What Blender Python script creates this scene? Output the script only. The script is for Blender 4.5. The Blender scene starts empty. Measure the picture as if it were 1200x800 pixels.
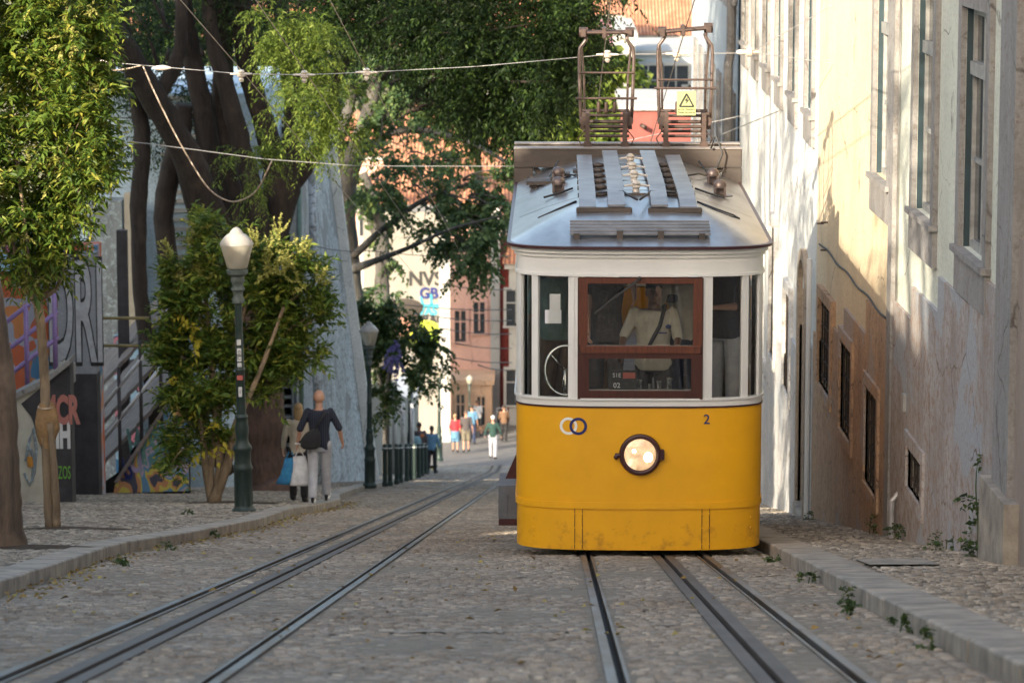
import bpy, bmesh, math, random
import numpy as np
from mathutils import Vector, Matrix, Euler
R = math.radians; PI = math.pi
random.seed(7); rng = np.random.default_rng(7)
sc = bpy.context.scene
COL = sc.collection

# ------------------------------------------------------------------ camera
F = 3900.0; CZ = 1.13; HY = -181.0; VX = 655.0
cam_d = bpy.data.cameras.new('camera'); cam = bpy.data.objects.new('camera', cam_d); COL.objects.link(cam)
cam.location = (0, 0, CZ)
cam.rotation_euler = Euler((R(90) - math.atan(581/F), 0, math.atan(55/(F*1.01))), 'XYZ')
cam_d.sensor_width = 36; cam_d.lens = F/1200*36; cam_d.clip_start = .5; cam_d.clip_end = 3000
cam_d.dof.use_dof = True; cam_d.dof.focus_distance = 32.6; cam_d.dof.aperture_fstop = 4.0
sc.camera = cam

# ------------------------------------------------------------------ light
SUN_AZ = 31.0     # light travels this many degrees to the right of the street direction
SUN_EL = 21.0
w = bpy.data.worlds.new('World'); sc.world = w; w.use_nodes = True
nt = w.node_tree; nt.nodes.clear()
wo = nt.nodes.new('ShaderNodeOutputWorld'); bg = nt.nodes.new('ShaderNodeBackground')
sk = nt.nodes.new('ShaderNodeTexSky'); sk.sky_type = 'NISHITA'; sk.sun_disc = False
sk.sun_elevation = R(SUN_EL); sk.sun_rotation = R(180 + SUN_AZ); sk.dust_density = 2.0
wm = nt.nodes.new('ShaderNodeMix'); wm.data_type = 'RGBA'; wm.blend_type = 'MULTIPLY'
wm.inputs[0].default_value = 1; wm.inputs[7].default_value = (1.0, .925, .83, 1)
nt.links.new(sk.outputs[0], wm.inputs[6]); nt.links.new(wm.outputs[2], bg.inputs[0]); bg.inputs[1].default_value = .15
nt.links.new(bg.outputs[0], wo.inputs[0])
sd = bpy.data.lights.new('sun', 'SUN'); sun = bpy.data.objects.new('sun', sd); COL.objects.link(sun)
sd.energy = 3.0; sd.angle = R(.5); sd.color = (1.0, .88, .70)
ld = Vector((math.sin(R(SUN_AZ))*math.cos(R(SUN_EL)), math.cos(R(SUN_AZ))*math.cos(R(SUN_EL)), -math.sin(R(SUN_EL))))
sun.rotation_euler = ld.to_track_quat('-Z', 'Y').to_euler(); sun.location = (-20, -20, 30)
vs = sc.view_settings; vs.view_transform = 'Standard'; vs.look = 'None'; vs.gamma = 1; vs.exposure = 1.98
sc.cycles.max_bounces = 8; sc.cycles.transparent_max_bounces = 16

# ------------------------------------------------------------------ helpers
_ys = np.arange(-60, 1400, .5)
def _slope(y):
    if y < 122: return -.18
    if y < 150: return -.18 + .155*(y-122)/28
    if y < 195: return -.025
    if y < 230: return -.025 + .19*(y-195)/35
    return .165
_g = np.cumsum([_slope(y)*.5 for y in _ys]); _g -= np.interp(0, _ys, _g)
def gz(y): return float(np.interp(y, _ys, _g))
def at(px, py, y):
    """world point on the plane y=const that this pixel of the photograph looks at"""
    return Vector(((px-VX)/F*y, y, CZ - (py-HY)/F*y))
def X(px, y): return (px-VX)/F*y
def Z(py, y): return CZ - (py-HY)/F*y

def tag(o, label=None, cat=None, group=None, kind=None):
    if label: o['label'] = label
    if cat: o['category'] = cat
    if group: o['group'] = group
    if kind: o['kind'] = kind
    return o
def empty(name, loc, rz=0, label=None, cat=None, group=None):
    o = bpy.data.objects.new(name, None); COL.objects.link(o); o.location = loc; o.rotation_euler = (0, 0, rz)
    o.empty_display_size = .2
    return tag(o, label, cat, group)
def copy_tree(o, parent=None, loc=None, label=None):
    c = o.copy(); COL.objects.link(c)
    if parent is not None: c.parent = parent
    if loc is not None: c.location = loc
    if label: c['label'] = label
    for ch in list(o.children): copy_tree(ch, c)
    return c

class MB:
    def __init__(s, off=None): s.v = []; s.f = []; s.off = Vector(off) if off is not None else None
    def add(s, vs, fs):
        n = len(s.v); s.v += [tuple(p) for p in vs]; s.f += [tuple(i+n for i in f) for f in fs]; return s
    def box(s, x0, x1, y0, y1, z0, z1, M=None, bev=0):
        if bev > 0:
            bm = bmesh.new(); bmesh.ops.create_cube(bm, size=1)
            bmesh.ops.scale(bm, vec=(x1-x0, y1-y0, z1-z0), verts=bm.verts)
            bmesh.ops.translate(bm, vec=((x0+x1)/2, (y0+y1)/2, (z0+z1)/2), verts=bm.verts)
            bmesh.ops.bevel(bm, geom=bm.edges[:], offset=bev, segments=2, affect='EDGES')
            p = [v.co.copy() for v in bm.verts]; fs = [[v.index for v in f.verts] for f in bm.faces]; bm.free()
        else:
            p = [Vector((x, y, z)) for x in (x0, x1) for y in (y0, y1) for z in (z0, z1)]
            fs = [(0,1,3,2), (4,6,7,5), (0,4,5,1), (2,3,7,6), (0,2,6,4), (1,5,7,3)]
        if M is not None: p = [M @ q for q in p]
        return s.add(p, fs)
    def bar(s, a, b, wx, wz, up=(0,0,1)):
        a = Vector(a); b = Vector(b); d = (b-a); L = d.length; d.normalize()
        u = Vector(up); r = d.cross(u)
        if r.length < 1e-4: r = d.cross(Vector((0,1,0)))
        r.normalize(); u = r.cross(d)
        p = []
        for q in (a, b):
            for i, j in ((-1,-1), (1,-1), (1,1), (-1,1)): p.append(q + r*i*wx/2 + u*j*wz/2)
        return s.add(p, [(0,1,2,3), (7,6,5,4), (0,4,5,1), (1,5,6,2), (2,6,7,3), (3,7,4,0)])
    def tube(s, pts, rad, n=8, cap=True):
        pts = [Vector(p) for p in pts]; m = len(pts)
        if not hasattr(rad, '__len__'): rad = [rad]*m
        prev = None; vs_ = []; fs = []
        for i, p in enumerate(pts):
            t = (pts[min(i+1, m-1)] - pts[max(i-1, 0)]).normalized()
            if prev is None:
                a = Vector((0,0,1)) if abs(t.z) < .9 else Vector((1,0,0)); u = t.cross(a).normalized()
            else:
                u = (prev - t*prev.dot(t)).normalized()
            prev = u; v = t.cross(u)
            for k in range(n):
                an = 2*PI*k/n; vs_.append(p + (u*math.cos(an) + v*math.sin(an))*rad[i])
        for i in range(m-1):
            for k in range(n):
                a = i*n+k; b = i*n+(k+1) % n; fs.append((a, b, b+n, a+n))
        if cap: fs.append(tuple(range(n-1, -1, -1))); fs.append(tuple((m-1)*n+k for k in range(n)))
        return s.add(vs_, fs)
    def lathe(s, prof, c=(0,0,0), n=20, M=None):
        vs_ = []; fs = []; m = len(prof); c = Vector(c)
        for r, z in prof:
            for k in range(n):
                a = 2*PI*k/n; q = Vector((r*math.cos(a), r*math.sin(a), z))
                vs_.append((M @ q if M is not None else q) + c)
        for i in range(m-1):
            for k in range(n):
                a = i*n+k; b = i*n+(k+1) % n; fs.append((a, b, b+n, a+n))
        fs.append(tuple(range(n-1, -1, -1))); fs.append(tuple((m-1)*n+k for k in range(n)))
        return s.add(vs_, fs)
    def prism(s, poly, y0, y1):       # polygon in x,z extruded along y
        n = len(poly); vs_ = [(x, y0, z) for x, z in poly] + [(x, y1, z) for x, z in poly]
        fs = [tuple(range(n)), tuple(range(2*n-1, n-1, -1))] + [(i, i+n, (i+1) % n + n, (i+1) % n) for i in range(n)]
        return s.add(vs_, fs)
    def ell(s, c, r, n=12, m=8, M=None):
        c = Vector(c); r = (r, r, r) if not hasattr(r, '__len__') else r
        vs_ = []; fs = []
        for i in range(1, m):
            th = PI*i/m
            for k in range(n):
                a = 2*PI*k/n; q = Vector((r[0]*math.sin(th)*math.cos(a), r[1]*math.sin(th)*math.sin(a), r[2]*math.cos(th)))
                vs_.append(c + (M @ q if M is not None else q))
        top = len(vs_); q = Vector((0, 0, r[2])); vs_.append(c + (M @ q if M is not None else q)); vs_.append(c - (M @ q if M is not None else q))
        for i in range(m-2):
            for k in range(n):
                a = i*n+k; b = i*n+(k+1) % n; fs.append((a, a+n, b+n, b))
        for k in range(n):
            fs.append((top, k, (k+1) % n)); fs.append((top+1, (m-2)*n+(k+1) % n, (m-2)*n+k))
        return s.add(vs_, fs)
    def caps(s, a, b, ra, rb, n=12):
        a = Vector(a); b = Vector(b); d = (b-a); L = max(d.length, 1e-5); d = d/L
        pts = []; rr = []
        for k in range(5):
            t = PI/2*(k+.35)/5; pts.append(a - d*ra*math.cos(t)); rr.append(ra*math.sin(t))
        pts.append(a); rr.append(ra); pts.append(b); rr.append(rb)
        for k in range(4, -1, -1):
            t = PI/2*(k+.35)/5; pts.append(b + d*rb*math.cos(t)); rr.append(rb*math.sin(t))
        return s.tube(pts, rr, n)
    def loft(s, rings, n=16):          # rings: (cx,cy,cz,rx,ry)
        vs_ = []; fs = []; m = len(rings)
        for cx, cy, cz, rx, ry in rings:
            for k in range(n):
                a = 2*PI*k/n; vs_.append((cx+rx*math.cos(a), cy+ry*math.sin(a), cz))
        for i in range(m-1):
            for k in range(n):
                a = i*n+k; b = i*n+(k+1) % n; fs.append((a, b, b+n, a+n))
        fs.append(tuple(range(n-1, -1, -1))); fs.append(tuple((m-1)*n+k for k in range(n)))
        return s.add(vs_, fs)
    def mesh(s, name):
        me = bpy.data.meshes.new(name)
        vs_ = s.v
        if s.off is not None: o = s.off; vs_ = [(x-o.x, y-o.y, z-o.z) for x, y, z in vs_]
        me.from_pydata(vs_, [], s.f); me.update()
        bm = bmesh.new(); bm.from_mesh(me); bmesh.ops.recalc_face_normals(bm, faces=bm.faces); bm.to_mesh(me); bm.free()
        return me
    def build(s, name, m, parent=None, smooth=False):
        me = s.mesh(name)
        return link(name, me, m, parent, smooth)
def link(name, me, m, parent=None, smooth=False):
    if m is not None: me.materials.append(m)
    if smooth is True: me.polygons.foreach_set('use_smooth', [True]*len(me.polygons))
    elif smooth: 
        me.polygons.foreach_set('use_smooth', [True]*len(me.polygons)); me.set_sharp_from_angle(angle=R(smooth))
    o = bpy.data.objects.new(name, me); COL.objects.link(o)
    if parent is not None: o.parent = parent
    return o
def npmesh(name, V, Fq, m, parent=None, smooth=False):
    """V (n,3) float, Fq (m,k) int"""
    me = bpy.data.meshes.new(name); k = Fq.shape[1]
    me.vertices.add(len(V)); me.vertices.foreach_set('co', np.ascontiguousarray(V, dtype=np.float32).ravel())
    me.loops.add(Fq.size); me.loops.foreach_set('vertex_index', np.ascontiguousarray(Fq, dtype=np.int32).ravel())
    me.polygons.add(len(Fq)); me.polygons.foreach_set('loop_start', np.arange(0, Fq.size, k, dtype=np.int32))
    me.polygons.foreach_set('loop_total', np.full(len(Fq), k, dtype=np.int32))
    me.update(calc_edges=True); me.validate()
    return link(name, me, m, parent, smooth)

# ------------------------------------------------------------------ materials
def lin(c):
    return tuple(((x/255)/12.92 if x/255 <= .04045 else ((x/255+.055)/1.055)**2.4) for x in c) + (1,)
class N:
    def __init__(s, name):
        s.m = bpy.data.materials.new(name); s.m.use_nodes = True; s.t = s.m.node_tree; s.t.nodes.clear()
        s.out = s.n('ShaderNodeOutputMaterial')
    def n(s, t, **k):
        x = s.t.nodes.new(t)
        for a, b in k.items(): setattr(x, a, b)
        return x
    def l(s, a, b): s.t.links.new(a, b)
    def coord(s, scale=(1,1,1), kind='Object'):
        c = s.n('ShaderNodeTexCoord'); mp = s.n('ShaderNodeMapping'); mp.inputs['Scale'].default_value = scale
        s.l(c.outputs[kind], mp.inputs[0]); return mp.outputs[0]
    def noise(s, co, scale, detail=5, rough=.6, dist=0):
        x = s.n('ShaderNodeTexNoise'); x.inputs['Scale'].default_value = scale; x.inputs['Detail'].default_value = detail
        x.inputs['Roughness'].default_value = rough; x.inputs['Distortion'].default_value = dist
        s.l(co, x.inputs['Vector']); return x.outputs['Fac']
    def ramp(s, f, stops):
        x = s.n('ShaderNodeValToRGB'); e = x.color_ramp.elements
        while len(e) < len(stops): e.new(.5)
        for i, (p, c) in enumerate(stops):
            e[i].position = p; e[i].color = c if len(c) == 4 else tuple(c)+(1,)
        s.l(f, x.inputs[0]); return x.outputs[0]
    def mask(s, f, a, b):
        x = s.n('ShaderNodeMapRange'); x.inputs[1].default_value = a; x.inputs[2].default_value = b
        s.l(f, x.inputs[0]); return x.outputs[0]
    def mix(s, f, a, b, mode='MIX'):
        x = s.n('ShaderNodeMix', data_type='RGBA', blend_type=mode)
        if isinstance(f, float): x.inputs[0].default_value = f
        else: s.l(f, x.inputs[0])
        for i, c in ((6, a), (7, b)):
            if isinstance(c, tuple): x.inputs[i].default_value = c
            else: s.l(c, x.inputs[i])
        return x.outputs[2]
    def bsdf(s, col, rough=.7, metal=0, bump=None, bs=.3, bd=.02, **k):
        p = s.n('ShaderNodeBsdfPrincipled')
        if isinstance(col, tuple): p.inputs['Base Color'].default_value = col
        else: s.l(col, p.inputs['Base Color'])
        if isinstance(rough, (float, int)): p.inputs['Roughness'].default_value = rough
        else: s.l(rough, p.inputs['Roughness'])
        p.inputs['Metallic'].default_value = metal
        for a, b in k.items(): p.inputs[a.replace('_', ' ')].default_value = b
        if bump is not None:
            b = s.n('ShaderNodeBump'); b.inputs['Strength'].default_value = bs; b.inputs['Distance'].default_value = bd
            s.l(bump, b.inputs['Height']); s.l(b.outputs[0], p.inputs['Normal'])
        s.l(p.outputs[0], s.out.inputs[0]); s.p = p; return s.m

def simple(name, c1, c2=None, rough=.6, metal=0, sc_=6, bs=.15, bd=.01, stretch=(1,1,1), **k):
    n = N(name); co = n.coord(stretch)
    c2 = c2 or tuple(x*.75 for x in c1[:3])+(1,)
    f = n.noise(co, sc_); col = n.mix(n.mask(f, .35, .68), c1, c2)
    return n.bsdf(col, rough, metal, n.noise(co, sc_*6, 3), bs, bd, **k)

def plaster(name, base, dirt, dirt2, amount=.5, streak=True, grime_scale=1.2, patch=None):
    """painted plaster with rain streaks, stains and flaking"""
    n = N(name); co = n.coord(); st = n.coord((1.0, 1.0, .22))
    f1 = n.noise(co, grime_scale, 6); f2 = n.noise(st, 1.9, 6, .72, .5); f3 = n.noise(co, 9, 6, .75)
    col = n.mix(n.mask(f1, .40, .75), base, tuple(b*.82 for b in base[:3])+(1,))
    m2 = n.mask(f2, .60-.18*amount, .86-.08*amount); col = n.mix(m2, col, dirt)
    m3 = n.mask(f3, .70-.2*amount, .74-.15*amount); col = n.mix(m3, col, dirt2)
    if patch:
        f4 = n.noise(co, .8, 7, .62, .6); col = n.mix(n.mask(f4, .565, .58), col, patch)
    f5 = n.noise(co, 22, 6, .8); col = n.mix(n.mask(f5, .45, .8), col, tuple(d*.8 for d in dirt2[:3])+(1,))
    cr_ = n.n('ShaderNodeTexVoronoi', feature='DISTANCE_TO_EDGE'); cr_.inputs['Scale'].default_value = .9
    wp_ = n.n('ShaderNodeMix', data_type='VECTOR'); wp_.inputs[0].default_value = .22; n.l(co, wp_.inputs[4])
    nz_ = n.n('ShaderNodeTexNoise'); nz_.inputs['Scale'].default_value = 2.5; nz_.inputs['Detail'].default_value = 6; n.l(co, nz_.inputs['Vector']); n.l(nz_.outputs['Color'], wp_.inputs[5]); n.l(wp_.outputs[1], cr_.inputs['Vector'])
    ck = n.mask(cr_.outputs['Distance'], .010, .002); mm = n.n('ShaderNodeMath', operation='MULTIPLY'); n.l(ck, mm.inputs[0]); n.l(n.mask(f1, .48, .6), mm.inputs[1])
    col = n.mix(mm.outputs[0], col, tuple(d*.45 for d in dirt2[:3])+(1,))
    return n.bsdf(col, .88, 0, n.noise(co, 30, 6), .4, .015)

M = {}
def glass_mat(name, tint=(1,1,1,1), base=.06, refl=1.0):
    n = N(name); t = n.n('ShaderNodeBsdfTransparent'); t.inputs[0].default_value = tint
    g = n.n('ShaderNodeBsdfGlossy'); g.inputs['Roughness'].default_value = .02; g.inputs['Color'].default_value = (refl, refl, refl, 1)
    fr = n.n('ShaderNodeFresnel'); fr.inputs[0].default_value = 1.45
    ad = n.n('ShaderNodeMath', operation='ADD'); ad.inputs[1].default_value = base; n.l(fr.outputs[0], ad.inputs[0])
    mx = n.n('ShaderNodeMixShader'); n.l(ad.outputs[0], mx.inputs[0]); n.l(t.outputs[0], mx.inputs[1]); n.l(g.outputs[0], mx.inputs[2])
    n.l(mx.outputs[0], n.out.inputs[0]); return n.m
M['glass'] = glass_mat('tram_glass', (.96,.97,.96,1), .015)
M['window_glass'] = simple('dark_window_glass', (.03,.035,.04,1), (.05,.055,.06,1), .08, 0, 2, .02, .002)

# cobbles with one random tone per stone
def cobble_mat(name, stops, dirt, dirtc, rough=.75):
    n = N(name); g = n.n('ShaderNodeNewGeometry'); co = n.coord()
    c = n.ramp(g.outputs['Random Per Island'], stops)
    f = n.noise(co, .5, 6, .6); c = n.mix(n.mask(f, .42, .72), c, dirt, 'MULTIPLY')
    f2 = n.noise(co, 60, 4, .7); c = n.mix(n.mask(f2, .45, .75), c, dirtc)
    f3 = n.noise(co, 2.3, 5, .65, 1.0); c = n.mix(n.mask(f3, .62, .70), c, (.075,.055,.035,1))
    return n.bsdf(c, rough, 0, n.noise(co, 90, 4), .5, .01)
M['road_cobble'] = cobble_mat('road_cobble', [(0,(.20,.172,.138)), (.35,(.29,.25,.20)), (.7,(.35,.30,.24)), (.93,(.42,.36,.28)), (1,(.54,.46,.35))], (.66,.62,.58,1), (.20,.16,.12,1))
M['pave_cobble'] = cobble_mat('pavement_cobble', [(0,(.12,.108,.094)), (.3,(.26,.23,.185)), (.75,(.40,.35,.28)), (1,(.56,.49,.39))], (.62,.58,.54,1), (.20,.165,.12,1))
M['far_road'] = simple('far_road_setts', (.11,.11,.11,1), (.17,.16,.15,1), .8, 0, 3, .5, .03)
M['mortar'] = simple('sandy_joint', (.24,.20,.15,1), (.16,.135,.10,1), .95, 0, 5, .5, .02)
M['kerb'] = simple('kerb_stone', (.38,.33,.265,1), (.17,.15,.125,1), .8, 0, 3.5, .5, .02)
M['soil'] = simple('tree_pit_soil', (.06,.04,.025,1), (.10,.07,.045,1), 1, 0, 14, 1, .04)
def rail_mat():
    n = N('rail_steel'); co = n.coord((1, .15, 1)); f = n.noise(co, 5, 5)
    c = n.mix(n.mask(f, .42, .62), (.13,.125,.12,1), (.085,.055,.035,1))
    return n.bsdf(c, .5, .35, n.noise(co, 40, 3), .2, .004)
M['rail'] = rail_mat()
M['slot_plate'] = simple('slot_plate_steel', (.105,.088,.075,1), (.07,.055,.045,1), .7, .1, 5, .2, .005, (1,.2,1))
M['groove'] = simple('groove_floor', (.012,.011,.010,1), (.022,.018,.014,1), .9)  # near-black floor colour for the rail and slot grooves
# tram
def paint(name, base, worn, dirtc, rough=.35, coat=.3, low=None):
    n = N(name); co = n.coord(); f = n.noise(co, 1.6, 5, .6)
    c = n.mix(n.mask(f, .35, .75), base, tuple(b*.86 for b in base[:3])+(1,))
    f2 = n.noise(co, 14, 6, .75); c = n.mix(n.mask(f2, .705, .73), c, dirtc)
    if low is not None:    # scuffs and mud splashed onto the lowest hand's width
        s = n.n('ShaderNodeSeparateXYZ'); n.l(co, s.inputs[0])
        h = n.n('ShaderNodeMapRange'); h.inputs[1].default_value = low; h.inputs[2].default_value = low-.34; h.inputs[3].default_value = -.16; h.inputs[4].default_value = .12
        n.l(s.outputs['Z'], h.inputs[0])
        a = n.n('ShaderNodeMath', operation='ADD'); n.l(h.outputs[0], a.inputs[0]); n.l(n.noise(co, 7, 6, .7), a.inputs[1])
        c = n.mix(n.mask(a.outputs[0], .64, .84), c, worn)
    rr = n.n('ShaderNodeMapRange'); rr.inputs[3].default_value = rough*.8; rr.inputs[4].default_value = rough*1.5; n.l(f, rr.inputs[0])
    return n.bsdf(c, rr.outputs[0], 0, n.noise(co, 3, 3), .12, .02, Coat_Weight=coat, Coat_Roughness=.15)
M['yellow'] = paint('yellow_enamel', (.80,.385,.004,1), (.45,.20,.015,1), (.22,.10,.02,1), .40, .14, low=.55)
M['white'] = paint('white_enamel', (.72,.71,.67,1), (.5,.48,.44,1), (.45,.43,.40,1), .38, .2)
M['maroon'] = simple('maroon_paint', (.055,.014,.016,1), (.035,.01,.012,1), .4)
def wood(name, a, b, rough=.35):
    n = N(name); co = n.coord((8, 8, 1)); f = n.noise(co, 6, 5, .6, .8)
    return n.bsdf(n.mix(n.mask(f, .35, .68), a, b), rough, 0, f, .1, .003, Coat_Weight=.4)
M['wood'] = wood('varnished_wood', (.13,.036,.015,1), (.07,.019,.010,1))
M['wood_dark'] = wood('dark_varnished_wood', (.065,.017,.010,1), (.04,.010,.007,1))
M['roof_sheet'] = simple('weathered_roof_sheet', (.34,.34,.35,1), (.16,.16,.165,1), .28, .6, 2.2, .12, .02, (1,.35,1))
M['roof_board'] = simple('roof_duckboard', (.24,.24,.255,1), (.14,.14,.15,1), .42, .2, 4, .15, .01)
M['beam'] = simple('weathered_beam', (.085,.065,.052,1), (.05,.04,.034,1), .7, 0, 4, .3, .01, (.3,1,1))
M['beam_top'] = simple('beam_top_boards', (.28,.25,.23,1), (.18,.16,.145,1), .55, 0, 4, .3, .01, (.3,1,1))
M['rusty'] = simple('rusty_frame_steel', (.085,.052,.04,1), (.045,.03,.025,1), .55, .2, 12, .3, .004)
M['steel'] = simple('worn_steel_tube', (.17,.13,.12,1), (.09,.065,.055,1), .4, .5, 9, .2, .004)
M['black'] = simple('black_rubber', (.015,.015,.016,1), (.03,.03,.03,1), .55)
M['porcelain'] = simple('porcelain', (.62,.57,.50,1), (.42,.36,.30,1), .25)
M['wire'] = simple('copper_wire', (.42,.33,.25,1), (.32,.26,.2,1), .4, .5)
M['grey_wire'] = simple('steel_wire', (.40,.39,.37,1), (.3,.29,.28,1), .4, .5)
M['chrome'] = simple('bright_metal', (.6,.6,.58,1), (.5,.5,.48,1), .2, .95)
M['grey_box'] = simple('grey_painted_step', (.12,.13,.15,1), (.08,.085,.1,1), .6)
M['paper'] = simple('paper', (.75,.75,.78,1), (.7,.7,.72,1), .8)
M['navy_ink'] = simple('navy_ink', (.01,.02,.13,1), (.012,.022,.12,1), .4)
M['white_ink'] = simple('white_ink', (.78,.77,.72,1), (.74,.73,.68,1), .4)
M['black_ink'] = simple('black_ink', (.012,.012,.012,1), (.02,.02,.02,1), .6)
M['sign_yellow'] = simple('pale_yellow_sign', (.36,.38,.16,1), (.33,.34,.15,1), .5)
M['interior'] = simple('tram_interior', (.16,.10,.065,1), (.09,.055,.04,1), .6)
M['interior_light'] = simple('tram_ceiling', (.7,.68,.62,1), (.62,.6,.55,1), .6)
def emit(name, c, s):
    n = N(name); e = n.n('ShaderNodeEmission'); e.inputs[0].default_value = c; e.inputs[1].default_value = s
    n.l(e.outputs[0], n.out.inputs[0]); return n.m
M['bulb'] = emit('lit_bulb', (1, .82, .52, 1), 5)
def lens_mat():
    n = N('lit_headlight_lens'); p = n.n('ShaderNodeBsdfPrincipled'); co = n.coord()
    f = n.noise(co, 9, 4, .6, .5)
    c = n.ramp(f, [(.35, (.42,.22,.10)), (.52, (.85,.55,.28)), (.66, (1,.85,.62))])
    p.inputs['Base Color'].default_value = (.6,.45,.3,1); p.inputs['Roughness'].default_value = .12
    n.l(c, p.inputs['Emission Color']); p.inputs['Emission Strength'].default_value = .26
    n.l(p.outputs[0], n.out.inputs[0]); return n.m
M['lens'] = lens_mat()
# lamps
M['lamp_green'] = simple('dark_green_iron', (.016,.035,.030,1), (.03,.045,.04,1), .45, .2, 8)
M['lamp_grey'] = simple('stained_grey_green_iron', (.10,.12,.11,1), (.05,.07,.06,1), .6, .1, 9)
def frosted():
    n = N('frosted_lantern'); co = n.coord(); f = n.noise(co, 3, 4)
    return n.bsdf(n.mix(n.mask(f, .4, .7), (.50,.46,.37,1), (.42,.37,.28,1)), .3, 0, None, Subsurface_Weight=.0, Transmission_Weight=.25)
M['frosted'] = frosted()
M['frosted_cap'] = simple('lantern_cap', (.38,.36,.32,1), (.28,.26,.23,1), .4)
M['sticker'] = simple('sticker', (.62,.62,.60,1), (.5,.5,.5,1), .6)
M['sticker_red'] = simple('red_sticker', (.5,.12,.1,1), None, .6)
# plants
def leafmat(name, stops, rough=.45, trans=.35, tcol=None):
    n = N(name); g = n.n('ShaderNodeNewGeometry')
    c = n.ramp(g.outputs['Random Per Island'], stops)
    p = n.n('ShaderNodeBsdfPrincipled'); n.l(c, p.inputs['Base Color']); p.inputs['Roughness'].default_value = rough
    p.inputs['Specular IOR Level'].default_value = .25
    t = n.n('ShaderNodeBsdfTranslucent'); tc = n.mix(1.0, c, tcol or (1.0,1.0,.45,1), 'MULTIPLY')
    br = n.n('ShaderNodeBrightContrast'); n.l(tc, br.inputs[0]); br.inputs[1].default_value = .03
    n.l(br.outputs[0], t.inputs[0])
    mx = n.n('ShaderNodeMixShader'); mx.inputs[0].default_value = trans
    n.l(p.outputs[0], mx.inputs[1]); n.l(t.outputs[0], mx.inputs[2]); n.l(mx.outputs[0], n.out.inputs[0]); return n.m
M['leaf_privet'] = leafmat('privet_leaves', [(0,(.045,.085,.014)), (.5,(.10,.165,.024)), (.85,(.20,.24,.035)), (1,(.36,.34,.06))])
M['leaf_flower'] = leafmat('privet_blossom', [(0,(.26,.27,.07)), (.6,(.38,.37,.11)), (1,(.5,.46,.16))], .7, .3)
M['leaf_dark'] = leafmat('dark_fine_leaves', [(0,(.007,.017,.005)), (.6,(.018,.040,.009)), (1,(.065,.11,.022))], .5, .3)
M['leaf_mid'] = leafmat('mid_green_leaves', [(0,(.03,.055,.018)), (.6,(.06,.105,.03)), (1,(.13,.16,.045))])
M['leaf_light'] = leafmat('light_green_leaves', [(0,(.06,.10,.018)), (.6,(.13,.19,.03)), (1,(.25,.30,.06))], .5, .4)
M['leaf_yellow'] = leafmat('yellow_leaves', [(0,(.38,.33,.03)), (1,(.55,.45,.06))], .5, .4)
M['leaf_blue'] = leafmat('blue_green_leaves', [(0,(.035,.07,.03)), (.6,(.08,.14,.055)), (1,(.19,.25,.09))])
M['bloom'] = leafmat('violet_blossom', [(0,(.12,.10,.25)), (1,(.22,.18,.38))], .7, .3, (1,1,1,1))
M['dead_leaf'] = leafmat('dry_leaves', [(0,(.16,.09,.03)), (.6,(.30,.20,.07)), (1,(.42,.34,.10))], .8, .2)
def bark(name, a, b, z=.2):
    n = N(name); co = n.coord((1,1,z)); f = n.noise(co, 9, 6, .7, .6)
    f2 = n.noise(n.coord(), 1.4, 4)
    c = n.mix(n.mask(f, .38, .66), a, b); c = n.mix(n.mask(f2, .5, .7), c, tuple(x*1.6 for x in a[:3])+(1,))
    return n.bsdf(c, .9, 0, f, .8, .04)
M['bark_dark'] = bark('dark_bark', (.040,.028,.021,1), (.012,.009,.007,1))
M['bark_red'] = bark('reddish_bark', (.10,.06,.045,1), (.04,.026,.02,1))
M['bark_light'] = bark('light_bark', (.26,.19,.12,1), (.13,.09,.055,1))
M['bark_grey'] = bark('grey_bark', (.085,.08,.07,1), (.035,.032,.03,1))
M['bark_brown'] = bark('brown_furrowed_bark', (.15,.10,.065,1), (.06,.042,.03,1), .12)
M['burlap'] = simple('burlap', (.36,.22,.10,1), (.24,.14,.065,1), .95, 0, 12, .8, .02)
# walls
M['cream'] = plaster('cream_plaster', (.62,.64,.54,1), (.48,.48,.42,1), (.42,.40,.34,1), .22)
M['ochre'] = plaster('cream_plaster_warm_glow', (.70,.58,.39,1), (.64,.42,.20,1), (.42,.33,.24,1), .3)  # warm bounce glow on the middle house is put into this wall colour
M['whitewash'] = plaster('whitewashed_plaster', (.72,.73,.70,1), (.52,.54,.54,1), (.42,.42,.40,1), .22)
M['plinth_grey'] = plaster('stained_plinth', (.40,.38,.365,1), (.20,.175,.155,1), (.27,.19,.145,1), 1.0, patch=(.33,.35,.37,1))
M['plinth_glow'] = plaster('stained_plinth_warm_glow', (.50,.33,.20,1), (.30,.18,.11,1), (.20,.13,.09,1), .8, patch=(.38,.31,.26,1))  # same warm glow painted into the plinth colour, over real stains
M['plinth_white'] = plaster('pale_stained_plinth', (.58,.57,.55,1), (.30,.29,.27,1), (.26,.23,.2,1), .7, patch=(.42,.44,.46,1))
M['stone_trim'] = plaster('grey_stone_trim', (.29,.28,.265,1), (.14,.135,.125,1), (.19,.165,.15,1), .8)
M['door_stone'] = plaster('tan_door_stone', (.38,.31,.23,1), (.26,.20,.15,1), (.22,.18,.14,1), .5)
M['brown_plaster'] = plaster('brown_stained_plaster', (.34,.27,.22,1), (.20,.15,.12,1), (.26,.22,.19,1), .8)
M['shutter_green'] = simple('blue_green_paint', (.028,.055,.065,1), (.018,.035,.04,1), .5)
M['grey_paint'] = simple('worn_grey_window_paint', (.34,.34,.32,1), (.20,.20,.19,1), .55, 0, 9)
M['dark_frame'] = simple('dark_iron_bars', (.02,.016,.013,1), (.045,.028,.018,1), .7)
M['buttress'] = plaster('peeling_white_render', (.55,.60,.64,1), (.22,.23,.23,1), (.18,.18,.17,1), 1.0, patch=(.25,.26,.26,1))
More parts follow.
